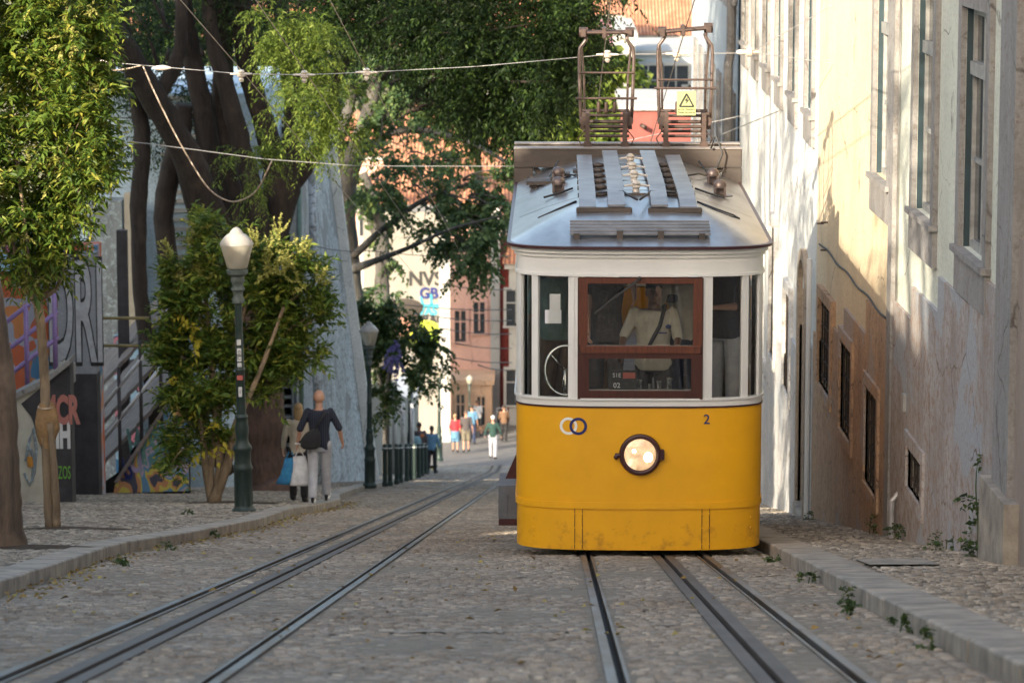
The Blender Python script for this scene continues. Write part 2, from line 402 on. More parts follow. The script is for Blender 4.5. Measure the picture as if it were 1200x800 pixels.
M['blue_wall'] = plaster('pale_blue_render', (.42,.56,.68,1), (.30,.38,.45,1), (.22,.25,.28,1), .4)
M['mottled'] = plaster('mottled_grey_blue_render', (.22,.25,.27,1), (.06,.065,.07,1), (.34,.42,.46,1), .9)
M['cream_post'] = simple('cream_painted_post', (.50,.46,.36,1), (.42,.38,.3,1), .7)
M['louvre'] = simple('weathered_slats', (.40,.40,.38,1), (.24,.24,.23,1), .8, 0, 5, .3, .01, (.3,1,1))
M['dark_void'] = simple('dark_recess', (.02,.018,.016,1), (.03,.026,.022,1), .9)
M['purple'] = simple('purple_railing_paint', (.26,.17,.38,1), (.20,.13,.28,1), .5)
M['galv'] = simple('galvanised_tube', (.5,.5,.5,1), (.34,.34,.34,1), .4, .3)
M['plank'] = simple('weathered_planks', (.19,.165,.15,1), (.10,.085,.078,1), .85, 0, 4, .5, .02, (.4,3,1))
M['black_panel'] = simple('black_painted_panel', (.022,.02,.022,1), (.05,.045,.05,1), .7, 0, 3)
M['panel_cream'] = simple('cream_painted_panel', (.46,.44,.36,1), (.36,.33,.27,1), .75, 0, 3)
def graffiti(name, stops, scale=1.6, dist=2.0, seed=0):
    dist *= .45; scale *= .7
    n = N(name); c = n.n('ShaderNodeTexCoord'); mp = n.n('ShaderNodeMapping'); mp.inputs['Location'].default_value = (seed, seed*.7, seed*1.3)
    mp.inputs['Scale'].default_value = (1.6, 1, .8)
    n.l(c.outputs['Object'], mp.inputs[0]); f = n.noise(mp.outputs[0], scale, 2, .45, dist)
    r = n.n('ShaderNodeValToRGB'); r.color_ramp.interpolation = 'CONSTANT'; e = r.color_ramp.elements
    while len(e) < len(stops): e.new(.5)
    for i, (p, cc) in enumerate(stops): e[i].position = p; e[i].color = tuple(cc)+(1,)
    n.l(f, r.inputs[0]); g = n.noise(mp.outputs[0], 8, 5, .7)
    col = n.mix(n.mask(g, .60, .72), r.outputs[0], (.16,.15,.15,1))
    return n.bsdf(col, .75, 0, g, .2, .01)
M['graf_multi'] = graffiti('graffiti_many_colours', [(0,(.06,.06,.09)), (.36,(.45,.22,.10)), (.42,(.5,.42,.08)), (.47,(.10,.22,.34)), (.52,(.38,.30,.38)), (.57,(.12,.26,.22)), (.63,(.5,.38,.3)), (.7,(.05,.05,.06))], 2.2, 1.5, 3)
M['graf_grey'] = graffiti('graffiti_grey', [(0,(.05,.05,.055)), (.42,(.30,.31,.33)), (.50,(.10,.10,.11)), (.54,(.38,.38,.40)), (.62,(.16,.17,.2))], 1.3, 2.5, 8)
M['graf_blue'] = graffiti('graffiti_blue', [(0,(.03,.14,.30)), (.42,(.28,.45,.60)), (.52,(.05,.05,.07)), (.56,(.42,.16,.22)), (.64,(.35,.52,.66))], 1.5, 1.5, 5)
M['graf_orange'] = graffiti('graffiti_orange', [(0,(.50,.12,.05)), (.45,(.34,.34,.40)), (.52,(.52,.20,.07)), (.58,(.08,.2,.34)), (.66,(.4,.36,.3))], 1.2, 1.5, 11)
M['far_white'] = plaster('far_white_render', (.42,.41,.38,1), (.50,.48,.44,1), (.45,.42,.38,1), .3)
M['far_stone'] = plaster('old_pale_masonry', (.25,.232,.20,1), (.30,.28,.24,1), (.26,.24,.2,1), .7)
M['far_pink'] = plaster('pink_render', (.70,.42,.33,1), (.48,.32,.27,1), (.44,.3,.25,1), .25)
M['far_peach'] = plaster('peach_render', (.72,.46,.29,1), (.5,.33,.22,1), (.44,.3,.22,1), .25)
M['far_red'] = plaster('red_render', (.34,.06,.05,1), (.24,.05,.04,1), (.2,.06,.05,1), .3)
M['far_rose'] = plaster('rose_render', (.26,.075,.06,1), (.34,.11,.09,1), (.3,.12,.1,1), .3)
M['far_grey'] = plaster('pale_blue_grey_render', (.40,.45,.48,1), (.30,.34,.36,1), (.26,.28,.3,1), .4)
M['far_mauve'] = plaster('mauve_render', (.42,.22,.30,1), (.3,.18,.22,1), (.3,.2,.2,1), .2)
def tiles():
    n = N('terracotta_tiles'); co = n.coord(); f = n.noise(co, 1.4, 5, .7)
    wv = n.n('ShaderNodeTexWave', wave_type='BANDS', bands_direction='X'); wv.inputs['Scale'].default_value = 1.6; wv.inputs['Distortion'].default_value = .6
    n.l(co, wv.inputs[0])
    c = n.ramp(f, [(.3,(.30,.12,.06)), (.5,(.50,.21,.10)), (.7,(.62,.34,.20))])
    c = n.mix(n.mask(wv.outputs['Fac'], .1, .5), (.16,.07,.045,1), c)
    return n.bsdf(c, .85, 0, wv.outputs['Fac'], .6, .06)
M['tiles'] = tiles()
M['hill'] = simple('far_hill_earth', (.10,.11,.05,1), (.17,.15,.09,1), .95, 0, .05, .2, .1)
# people
def skin(name, c): 
    return simple(name, c, tuple(x*.86 for x in c[:3])+(1,), .5, 0, 9, .05, .004, Subsurface_Weight=.05)
M['skin'] = skin('skin_tan', (.42,.23,.155,1)); M['skin_dark'] = skin('skin_dark', (.16,.085,.055,1)); M['skin_pale'] = skin('skin_pale', (.56,.35,.26,1))
def cloth(name, c, d=None): return simple(name, c, d or tuple(x*.7 for x in c[:3])+(1,), .9, 0, 7, .4, .02)
def stripes(name, a, b, sc_=16):
    n = N(name); co = n.coord(); s = n.n('ShaderNodeTexWave', wave_type='BANDS', bands_direction='X'); s.inputs['Scale'].default_value = sc_/PI
    n.l(co, s.inputs[0]); c = n.mix(n.mask(s.outputs['Fac'], .82, .9), a, b)
    return n.bsdf(c, .9, 0, n.noise(co, 9, 4), .4, .02)
M['navy_stripe'] = stripes('navy_striped_cotton', (.008,.011,.024,1), (.035,.04,.06,1), 30)
M['c_navy'] = cloth('navy_cotton', (.02,.03,.07,1)); M['c_grey'] = cloth('light_grey_cotton', (.40,.40,.42,1), (.30,.30,.33,1))
M['c_black'] = cloth('black_cloth', (.018,.018,.02,1)); M['c_beige'] = cloth('beige_cotton', (.46,.41,.33,1), (.38,.34,.27,1))
M['c_blue'] = cloth('blue_denim', (.10,.22,.34,1)); M['c_red'] = cloth('red_cotton', (.45,.03,.04,1)); M['c_char'] = cloth('charcoal_cotton', (.07,.06,.06,1))
M['c_khaki'] = cloth('khaki_cotton', (.16,.14,.10,1)); M['c_green'] = cloth('dark_green_nylon', (.02,.055,.045,1)); M['c_white'] = cloth('white_cotton', (.66,.66,.66,1))
M['c_teal'] = cloth('sage_green_cotton', (.17,.25,.22,1)); M['c_pink'] = cloth('dusty_pink_cotton', (.42,.19,.17,1)); M['c_brown'] = cloth('brown_wool', (.16,.09,.05,1))
M['c_ltblue'] = cloth('bright_blue_nylon', (.04,.24,.42,1), (.02,.12,.26,1)); M['hair'] = simple('dark_hair', (.02,.014,.01,1), (.035,.025,.018,1), .6)
M['hair_fair'] = simple('fair_hair', (.36,.24,.12,1), (.26,.17,.09,1), .6); M['hair_grey'] = simple('brown_hair', (.08,.05,.035,1), None, .6)
M['eye'] = simple('eye_dark', (.02,.015,.012,1), None, .2)

# ================================================================== GROUND
RAILS = [(-2.61, 'rail'), (-2.29, 'slot'), (-1.60, 'rail'), (.28, 'rail'), (1.03, 'slot'), (1.43, 'rail')]
KR = 2.10      # right kerb face
def kl(y):     # left kerb face
    return float(np.interp(y, [0, 20, 24, 32, 36, 42, 49, 52, 57, 62, 70, 90, 112, 125], [-3.9, -3.95, -4.0, -4.3, -4.05, -3.85, -4.0, -3.80, -3.78, -4.15, -4.35, -4.4, -4.6, -4.75]))
KH = .12
# base sheet: reaches the horizon
xs = np.array([-900, -300, -100, -40, -20, -12, -8, -4, 0, 4, 8, 12, 20, 40, 100, 300, 900.])
ys = np.concatenate([np.arange(-60, 120, 10), np.arange(120, 240, 4), np.arange(240, 700, 20), [800, 1000, 1300]])
V = np.array([(x, y, gz(y) - .16 + (2.2*math.sin(x*.03+1)*math.sin(y*.02) if y > 230 else 0)) for y in ys for x in xs])
Fq = np.array([(j*len(xs)+i, j*len(xs)+i+1, (j+1)*len(xs)+i+1, (j+1)*len(xs)+i) for j in range(len(ys)-1) for i in range(len(xs)-1)])
tag(npmesh('ground', V, Fq, M['hill']), kind='structure')
def sheet(name, x0f, x1f, y0, y1, dz, m, step=2.0, nx=1):
    ys_ = np.arange(y0, y1+step/2, step); Vv = []; Ff = []
    for j, y in enumerate(ys_):
        a, b = x0f(y), x1f(y)
        for i in range(nx+1): Vv.append((a+(b-a)*i/nx, y, gz(y)+dz))
    for j in range(len(ys_)-1):
        for i in range(nx): k = j*(nx+1)+i; Ff.append((k, k+1, k+nx+2, k+nx+1))
    return tag(npmesh(name, np.array(Vv), np.array(Ff), m), kind='structure')
_e = [-5.0]+[v for rx, k_ in RAILS for v in ((rx-.024, rx+.024) if k_ == 'slot' else sorted((rx, rx+(.042 if rx in (-2.61, .28) else -.042))))]+[KR]
for _a, _b in zip(_e[::2], _e[1::2]): sheet('road', (lambda y: kl(y)) if _a < -4 else (lambda y, a=_a: a), lambda y, b=_b: b, -20, 130, -.009, M['mortar'])
sheet('far_road', lambda y: -14, lambda y: 14, 130, 190, -.004, M['far_road'])
sheet('left_pavement_bed', lambda y: -20, lambda y: kl(y)-.25, 10, 124, KH-.015, M['mortar'])
sheet('right_pavement_bed', lambda y: KR+.25, lambda y: 9, 4, 110, KH-.015, M['mortar'])

_R = [(-2.61, 'rail'), (-2.29, 'slot'), (-1.60, 'rail'), (.28, 'rail'), (1.03, 'slot'), (1.43, 'rail')]
def cobbles(name, x0f, x1f, y0, y1, sx, sy, dz, m, hvar=.012, skip=None, cross=0.0):
    """real stones: every stone is a five-faced bevelled block of its own size, height and tilt"""
    C = []
    y = y0; row = 0
    while y < y1:
        h = sy*rng.uniform(.85, 1.15); a, b = x0f(y), x1f(y)
        n = int((b-a)/sx); 
        if n > 0:
            wv = rng.uniform(.7, 1.3, n+1); e = np.concatenate([[0], np.cumsum(wv)]); e = a + (b-a)*e/e[-1]
            off = .5*sx*(row % 2); xc = (e[:-1]+e[1:])/2; hw = (e[1:]-e[:-1])/2
            yc = np.full_like(xc, y+h/2) + rng.normal(0, .012, len(xc)) + cross*np.sin(xc*1.3 + y*.15)
            C.append(np.stack([xc, yc, hw, np.full_like(xc, h/2)], 1))
        y += h; row += 1
    C = np.concatenate(C)
    if skip is not None: C = C[~skip(C[:,0], C[:,1], C[:,2])]
    n = len(C); xc, yc, hw, hh = C.T
    base = np.interp(yc, _ys, _g) + dz + rng.uniform(-hvar, hvar*.4, n) + .010*np.sin(xc*2.1+yc*.7)*np.sin(yc*1.1-xc)
    g = .006; bev = .010
    V = np.zeros((n, 8, 3)); tx = rng.normal(0, .035, n); ty = rng.normal(0, .035, n)
    sg = [(-1,-1), (1,-1), (1,1), (-1,1)]
    for i, (a, b) in enumerate(sg):
        j = rng.normal(0, .004, (n, 2))
        V[:, i, 0] = xc + a*(hw-g); V[:, i, 1] = yc + b*(hh-g); V[:, i, 2] = np.interp(V[:, i, 1], _ys, _g) + dz - .028
        V[:, 4+i, 0] = xc + a*(hw-g-bev) + j[:,0]; V[:, 4+i, 1] = yc + b*(hh-g-bev) + j[:,1]
        V[:, 4+i, 2] = base - .18*(V[:, 4+i, 1]-yc)*(yc < 122) + tx*a*hw + ty*b*hh
    fs = np.array([(4,5,6,7), (0,1,5,4), (1,2,6,5), (2,3,7,6), (3,0,4,7)])
    Fq = (fs[None] + 8*np.arange(n)[:, None, None]).reshape(-1, 4)
    return npmesh(name, V.reshape(-1, 3), Fq, m)
def skip_rails(x, y, hw):
    k = np.zeros(len(x), bool)
    for rx, kind in RAILS:
        k |= np.abs(x-rx) < (.075 if kind == 'rail' else .11) + hw*.55
    return k
tag(cobbles('road_setts', lambda y: kl(y)+.02, lambda y: KR-.02, 13.2, 70, .092, .078, 0, M['road_cobble'], .008, skip_rails, .03), kind='structure')
tag(cobbles('lower_road_setts', lambda y: kl(y)+.02, lambda y: KR-.02, 70, 130, .16, .15, 0, M['road_cobble'], .010, skip_rails, .03), kind='structure')
PITS = [(-5.76, 37, .55), (-5.1, 30.5, .5), (-5.5, 53, .6)]
def skip_pits(x, y, hw):
    k = np.zeros(len(x), bool)
    for px, py, r in PITS: k |= (np.abs(x-px-.25) < r+.2) & (np.abs(y-py) < r+.15)
    return k
tag(cobbles('left_pavement', lambda y: -10.0, lambda y: kl(y)-.27, 20, 80, .085, .08, KH+.004, M['pave_cobble'], .010, skip_pits), kind='structure')
tag(cobbles('right_pavement', lambda y: KR+.34, lambda y: 3.95, 13, 62, .085, .08, KH+.004, M['pave_cobble'], .011), kind='structure')
sheet('far_left_pavement', lambda y: -10, lambda y: kl(y)-.25, 80, 124, KH+.004, M['pave_cobble'])
for (px, py, r) in PITS:
    n = 22; vs_ = []
    for k in range(n):
        a = 2*PI*k/n; rr = r*(1+random.uniform(-.08, .08)); x = px+.25+rr*1.25*math.cos(a); y = py+rr*math.sin(a); vs_.append((x, y, gz(y)+KH-.008+random.uniform(0,.01)))
    vs_.append((px+.2, py, gz(py)+KH+.03))
    mb = MB(); mb.add(vs_, [(k, (k+1) % n, n) for k in range(n)]); tag(mb.build('tree_pit', M['soil'], smooth=True), kind='structure')

def kerb(name, xf, side, y0, y1):
    mb = MB(); y = y0
    while y < y1:
        L = random.uniform(.7, 1.7); a, b = y+.008, min(y+L-.008, y1); j = random.uniform(-.003, .003); dz = random.uniform(-.003, .003); wdt = .30 if side < 0 else .36
        p = []
        for yy in (a, b):
            x = xf(yy)+j+random.uniform(-.003, .003); g_ = gz(yy)+dz
            for ox, oz in ((0, -.16), (0, KH-.012), (.012, KH), (wdt, KH+.006), (wdt, -.15)): p.append((x+side*ox, yy, g_+oz))
        mb.add(p, [(0,1,2,3,4), (9,8,7,6,5)] + [(i, i+5, (i+1) % 5+5, (i+1) % 5) for i in range(5)])
        y += L
    o = mb.build(name, M['kerb']); md = o.modifiers.new('bevel', 'BEVEL'); md.width = .012; md.segments = 2; md.limit_method = 'ANGLE'
    return tag(o, kind='structure')
kerb('left_kerb', kl, -1, 14, 122); kerb('right_kerb', lambda y: KR, 1, 13, 66)
# rails: grooved rails and slotted centre conduit, flush with the setts
for rx, kind in RAILS:
    right = rx > 0
    ys_ = np.arange(8, 132, 1.0)
    prof = [(-.062,.030), (-.001,.030)], [(.042,.018), (.070,.018)]
    mb = MB(); g = MB()
    def strip(mb, a, b, h, ys_=ys_):
        vs_ = []; 
        for y in ys_:
            z = gz(y)+h
            vs_ += [(rx+a, y, z-.13), (rx+a, y, z), (rx+b, y, z), (rx+b, y, z-.13)]
        fs = []
        for j in range(len(ys_)-1):
            for i in range(3): k = j*4+i; fs.append((k, k+1, k+5, k+4))
        mb.add(vs_, fs)
    if kind == 'rail':
        s = 1 if rx in (-2.61, .28) else -1
        a = sorted((s*-.052, s*.0)); b = sorted((s*.042, s*.060))
        strip(mb, a[0], a[1], .008); strip(mb, b[0], b[1], .002); strip(g, *sorted((s*.002, s*.040)), -.055)
        tag(mb.build('tram_rail', M['rail']), ('grooved steel rail ' + {-2.61: 'of the free left track, nearest the left kerb', -1.60: 'of the free left track, right of its slot', .28: 'under the yellow tram, on its left', 1.43: 'under the yellow tram, closest to the right kerb'}[rx]), 'rail', 'grooved tram rails')
    else:
        strip(mb, -.10, -.022, .004); strip(mb, .022, .10, .004); strip(g, -.022, .022, -.12)
        tag(mb.build('cable_slot', M['slot_plate']), 'steel cable slot between the rails of the ' + ('track under the yellow tram' if right else 'empty left track'), 'cable slot', 'cable slots')
    tag(g.build('rail_groove', M['groove']), kind='structure')
# pale flat stones let into the paving
mb = MB()
for x0, x1, y, hh in ((-1.05, .2, 19.0, .05), (-.9, -.1, 26.8, .06)):
    mb.add([(x0, y-hh, gz(y-hh)+.006), (x1, y-hh+.1, gz(y-hh+.1)+.006), (x1, y+hh+.1, gz(y+hh+.1)+.006), (x0, y+hh, gz(y+hh)+.006)], [(0,1,2,3)])
tag(mb.build('pale_stone_strip', M['kerb']), kind='structure')
mb = MB(); y = 28.0; mb.add([(2.52, 26.4, gz(26.4)+KH+.014), (3.1, 26.5, gz(26.5)+KH+.014), (3.1, 27.9, gz(27.9)+KH+.014), (2.52, 27.7, gz(27.7)+KH+.014)], [(0,1,2,3)])
tag(mb.build('manhole_slab', M['kerb']), kind='structure')

# ================================================================== FOLIAGE
def leaf_arrays(C, D, U, L, W, fold=.25, droop=.0):
    """diamond leaves with a folded midrib. C base, D direction, U up-normal"""
    n = len(C); S = np.cross(D, U); S /= np.linalg.norm(S, axis=1, keepdims=True)+1e-9; Nn = np.cross(S, D)
    L = L[:, None]; W = W[:, None]
    V = np.stack([C, C + D*L*.42 + S*W + Nn*W*fold, C + D*L - Nn*L*droop, C + D*L*.42 - S*W + Nn*W*fold], 1)
    F = np.array([(0,1,2), (0,2,3)])[None] + 4*np.arange(n)[:, None, None]
    return V.reshape(-1, 3), F.reshape(-1, 3)
def unit(a): return a/(np.linalg.norm(a, axis=-1, keepdims=True)+1e-9)
def foliage(name, blobs, m, parent, leaf=.08, wid=.3, per=14, twig=.35, droop=.5, shell=.45, off=(0,0,0), smooth=False, outw=.6, upw=.25):
    """blobs: (cx,cy,cz,rx,ry,rz,ntwigs). Twigs hold leaves in rows; twigs cluster so that gaps stay open."""
    Cs = []; Ds = []
    for (cx, cy, cz, rx, ry, rz, nt_) in blobs:
        k = max(3, nt_//14)
        cl = unit(rng.normal(size=(k, 3)))*(rng.uniform(shell, 1, (k, 1))**.6)
        t = cl[rng.integers(0, k, nt_)] + rng.normal(0, .17, (nt_, 3))
        base = t*np.array([rx, ry, rz]) + np.array([cx, cy, cz])
        d = unit(unit(t)*outw + rng.normal(0, .5, (nt_, 3)) + np.array([0, 0, upw]))
        for i in range(per):
            f = (i+.5)/per; sd_ = 1 if i % 2 else -1
            p = base + d*twig*f + np.array([0, 0, -1])*(droop*twig*f*f)
            side = unit(np.cross(d, np.array([0, 0, 1.])) + rng.normal(0, .25, (nt_, 3)))
            ld_ = unit(d*.5 + side*sd_*.8 + np.array([0, 0, -droop*.8]) + rng.normal(0, .22, (nt_, 3)))
            Cs.append(p); Ds.append(ld_)
    C = np.concatenate(Cs) - np.array(off); D = np.concatenate(Ds); n = len(C)
    U = unit(np.array([0, 0, 1.]) + rng.normal(0, .45, (n, 3)))
    L = leaf*rng.uniform(.5, 1.35, n); V, Fc = leaf_arrays(C, D, U, L, L*wid*rng.uniform(.8, 1.2, n), .3, .15)
    return npmesh(name, V, Fc, m, parent)
def jit(pts, s):
    return [Vector(p) + Vector((random.uniform(-s, s), random.uniform(-s, s), 0)) for p in pts]
def curve(pts, n=6):
    """Catmull-Rom through pts, returns denser points; each point may carry a radius in slot 3"""
    P = [np.array(p, float) for p in pts]; out = []
    P = [2*P[0]-P[1]] + P + [2*P[-1]-P[-2]]
    for i in range(1, len(P)-2):
        for k in range(n):
            t = k/n; out.append(.5*((2*P[i]) + (-P[i-1]+P[i+1])*t + (2*P[i-1]-5*P[i]+4*P[i+1]-P[i+2])*t*t + (-P[i-1]+3*P[i]-3*P[i+1]+P[i+2])*t**3))
    out.append(P[-2]); return out
def limb(mb, pts, n=6, seg=10, rough=.04):
    c = curve(pts, n)
    mb.tube([Vector(p[:3]) + Vector((random.uniform(-1,1), random.uniform(-1,1), 0))*p[3]*rough*2 for p in c], [max(.004, p[3]*random.uniform(1-rough, 1+rough)) for p in c], seg)
def pp(px, py, y, rpx):   # point + radius in pixels at that depth
    p = at(px, py, y); return (p.x, p.y, p.z, rpx*y/F)

# ================================================================== RIGHT-HAND BUILDINGS
def xw(y): return 4.489-.0265*y if y < 43 else 3.35
def wbox(mb, y0, y1, z0, z1, out, inn=0.0):
    p = [(xw(y)+o, y, z) for y in (y0, y1) for o in (-out, inn) for z in (z0, z1)]
    mb.add(p, [(0,1,3,2), (4,6,7,5), (0,4,5,1), (2,3,7,6), (0,2,6,4), (1,5,7,3)])
def wallgrid(mb, y0, y1, z0, z1, holes, out, depth, ytop=None, extra=()):
    yb = sorted(set([y0, y1] + [h[0] for h in holes] + [h[1] for h in holes] + list(extra))); yb = [y for y in yb if y0 <= y <= y1]
    zb = sorted(set([z0, z1] + [h[2] for h in holes] + [h[3] for h in holes] + ([ytop(( a+b)/2) for a, b in zip(yb, yb[1:])] if ytop else []))); zb = [z for z in zb if z0 <= z <= z1]
    def solid(i, j):
        if i < 0 or j < 0 or i >= len(yb)-1 or j >= len(zb)-1: return False
        yc = (yb[i]+yb[i+1])/2; zc = (zb[j]+zb[j+1])/2
        if ytop and zc > ytop(yc): return False
        return not any(h[0] < yc < h[1] and h[2] < zc < h[3] for h in holes)
    def P(y, z, d): return (xw(y)-out+d, y, z)
    for i in range(len(yb)-1):
        for j in range(len(zb)-1):
            if not solid(i, j): continue
            a, b, c, d = yb[i], yb[i+1], zb[j], zb[j+1]
            mb.add([P(a,c,0), P(b,c,0), P(b,d,0), P(a,d,0)], [(0,1,2,3)])
            for (di, dj, e) in ((-1,0,((a,c),(a,d))), (1,0,((b,c),(b,d))), (0,-1,((a,c),(b,c))), (0,1,((a,d),(b,d)))):
                if not solid(i+di, j+dj):
                    (ya, za), (yb_, zb_) = e; mb.add([P(ya,za,0), P(yb_,zb_,0), P(yb_,zb_,depth), P(ya,za,depth)], [(0,1,2,3)])
def tall_window(root, y0, y1, z0, z1, surround=.20, sill=.42, frame=M['grey_paint'], shutter=True, trim=M['stone_trim']):
    off = root.location
    s = MB(off); ya, yb = y0-surround, y1+surround
    wbox(s, ya, y0, z0-sill, z1+surround, .05); wbox(s, y1, yb, z0-sill, z1+surround, .05); wbox(s, y0, y1, z1, z1+surround, .05); wbox(s, y0, y1, z0-sill, z0, .052, 0)
    wbox(s, ya-.03, yb+.03, z0-.06, z0-.002, .09)
    f = s.build('window', trim, root)
    fr = MB(off); d = .055
    def fb(a, b, c, e, o0, o1): 
        p = [(xw(y)+o, y, z) for y in (a, b) for o in (o0, o1) for z in (c, e)]; fr.add(p, [(0,1,3,2), (4,6,7,5), (0,4,5,1), (2,3,7,6), (0,2,6,4), (1,5,7,3)])
    t = .07; zt = z1-.28*(z1-z0)
    fb(y0, y0+t, z0, z1, d, d+.06); fb(y1-t, y1, z0, z1, d, d+.06); fb(y0+t, y1-t, z0, z0+t, d, d+.06); fb(y0+t, y1-t, z1-t, z1, d, d+.06)
    ym = (y0+y1)/2; fb(ym-.035, ym+.035, z0+t, z1-t, d-.005, d+.055); fb(y0+t, y1-t, zt, zt+.12, d-.03, d+.05)
    zm = z0+.5*(zt-z0); fb(y0+t, ym-.035, zm, zm+.04, d+.01, d+.05); fb(ym+.035, y1-t, zm, zm+.04, d+.01, d+.05)
    fr.build('frame', frame, f)
    g = MB(off); p = [(xw(y)+d+.035, y, z) for y in (y0, y1) for z in (z0, z1)]; g.add(p, [(0,1,3,2)]); g.build('pane', M['window_glass'], f)
    if shutter:   # inner dark blue-green reveal boards on the far jamb
        sh = MB(off); p = [(xw(y1)+o, y, z) for y in (y1-.03, y1-.003) for o in (.002, d) for z in (z0, z1)]; sh.add(p, [(0,1,3,2), (4,6,7,5), (0,4,5,1), (2,3,7,6), (0,2,6,4), (1,5,7,3)])
        sh.build('shutter', M['shutter_green'], f)
    return f
root_plinth = {}
def grille(root, y0, y1, z0, z1, bars=5):
    off = root.location; s = MB(off); t = .14
    wbox(s, y0-t, y0, z0-t, z1+t, .065); wbox(s, y1, y1+t, z0-t, z1+t, .065); wbox(s, y0, y1, z1, z1+t, .065); wbox(s, y0, y1, z0-t, z0, .068)
    f = s.build('window', root_plinth[root.name], root)
    b = MB(off)
    for k in range(bars):
        y = y0+(y1-y0)*(k+.5)/bars; b.bar((xw(y)-.012, y, z0), (xw(y)-.012, y, z1), .022, .022, (0,1,0))
    nz = max(2, int((z1-z0)/.22))
    for k in range(nz):
        z = z0+(z1-z0)*(k+.5)/nz; b.bar((xw(y0)-.008, y0, z), (xw(y1)-.008, y1, z), .02, .012)
    b.build('grille', M['dark_frame'], f)
    g = MB(off); g.add([(xw(y)+.018, y, z) for y in (y0, y1) for z in (z0, z1)], [(0,1,3,2)]); g.build('pane', M['window_glass'], f)

WIN_A = [(28.75, 30.2), (32.05, 33.4), (35.45, 36.75)]       # near house, upper row
def plinth_top(y0, step, h=2.45):
    def f(y):
        k = math.floor((y-y0)/step); return gz(y0+(k+.5)*step)+KH+h
    return f
def townhouse(label, ya, yb, zt, upper, lower, wall_m, plinth_m, step, extra_holes=(), ph=2.45, roof=True):
    root = empty('townhouse', (xw(ya), ya, gz(ya)), 0, label, 'house')
    root_plinth[root.name] = plinth_m; off = root.location; mb = MB(off)
    holes = [(a, b, c, d) for a, b, c, d in upper] + list(lower) + list(extra_holes)
    z0 = gz(yb)-1
    wallgrid(mb, ya, yb, z0, zt, holes, 0, .22)
    # side and back walls
    mb.add([(xw(ya), ya, z0), (xw(ya)+9, ya, z0), (xw(ya)+9, ya, zt), (xw(ya), ya, zt), (xw(yb), yb, z0), (xw(yb)+9, yb, z0), (xw(yb)+9, yb, zt), (xw(yb), yb, zt)], [(0,1,2,3), (4,5,6,7), (1,5,6,2)])
    mb.build('wall', wall_m, root)
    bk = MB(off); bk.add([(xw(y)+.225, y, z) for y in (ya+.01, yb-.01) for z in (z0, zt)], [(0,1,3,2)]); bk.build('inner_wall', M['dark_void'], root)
    pt = plinth_top(ya, step, ph); n = int((yb-ya)/step)+1
    pl = MB(off); wallgrid(pl, ya, yb, z0, zt, [h for h in holes if h[2] < gz(h[0])+ph+.3], .035, .036, pt, [ya+k*step for k in range(1, n) if ya+k*step < yb])
    pl.build('plinth', plinth_m, root)
    if roof:
        r = MB(off); x0 = xw(ya)-.55; r.prism([(x0, zt), (xw(ya)+9.4, zt), (xw(ya)+4.5, zt+2.6)], ya, yb); r.build('roof', M['tiles'], root)
        c = MB(off); c.box(xw(yb)-.32, xw(yb)+.02, ya, yb, zt-.28, zt-.02, bev=.03); c.build('cornice', M['stone_trim'], root)
    for a, b, c, d in upper: tall_window(root, a, b, c, d)
    for a, b, c, d in lower: grille(root, a, b, c, d)
    return root
h1 = townhouse('cream plastered house nearest the camera with tall grey stone windows and stained plinth', 27.7, 35.0, 3.2,
    [(28.75, 30.2, -2.48, -.30), (32.05, 33.4, -2.48, -.30)], [(32.3, 33.4, -5.32, -4.90)], M['cream'], M['plinth_grey'], 1.9)
h2 = townhouse('cream house with painted-in warm glow in the middle of the right side with two dark barred ground windows', 35.0, 42.9, 3.2,
    [(35.45, 36.75, -2.45, -.30)], [(35.9, 37.05, -5.96, -4.86), (38.4, 39.6, -5.8, -4.72), (40.7, 42.1, -5.65, -4.55)], M['ochre'], M['plinth_glow'], 2.2)
up3 = [(y-.55, y+.55, -2.36, -.1) for y in (44.2, 47.3, 50.4, 53.5, 56.6, 59.7)]
h3 = townhouse('whitewashed house behind the tram with a tall arched stone doorway', 42.9, 61.5, 3.4,
    up3, [(47.1, 48.3, -6.7, -5.25), (50.5, 51.6, -6.7, -4.65), (54, 55.1, -7.6, -5.5), (57.2, 58.3, -8, -6)], M['whitewash'], M['plinth_white'], 2.4, [(44.05, 45.25, gz(45.3)-1, -4.85)])
# arched doorway
off = h3.location; s = MB(off)
wbox(s, 43.85, 44.05, gz(44)-.3, -4.75, .07, .0); wbox(s, 45.25, 45.45, gz(45.3)-.3, -4.75, .07, .0)
n = 10
for k in range(n):
    a0, a1 = PI*k/n, PI*(k+1)/n; cy, cz = 44.65, -4.85
    p = []
    for a, r in ((a0,.6), (a0,.8), (a1,.8), (a1,.6)):
        p.append((cy-r*math.cos(a), cz+.75*r*math.sin(a)))
    vs_ = [(xw(y)-o, y, z) for o in (.072, -.0) for y, z in p]; s.add(vs_, [(0,1,2,3), (7,6,5,4)] + [(i, i+4, (i+1) % 4+4, (i+1) % 4) for i in range(4)])
dr = s.build('doorway', M['door_stone'], h3)
s = MB(off); s.box(3.35-.10, 3.35+.22, 44.05, 45.25, gz(45)-.2, gz(44.3)+.15, bev=.01); s.build('doorstep', M['kerb'], dr)
s = MB(off); s.add([(3.35+.20, 44.05, gz(45)), (3.35+.20, 45.25, gz(45)), (3.35+.20, 45.25, -4.85), (3.35+.20, 44.05, -4.85)], [(0,1,2,3)])
s.add([(3.352+.0, 45.249, gz(45)), (3.352+.2, 45.249, gz(45)), (3.352+.2, 45.249, -4.85), (3.352, 45.249, -4.85)], [(0,1,2,3)]); s.build('door', M['door_stone'], dr)
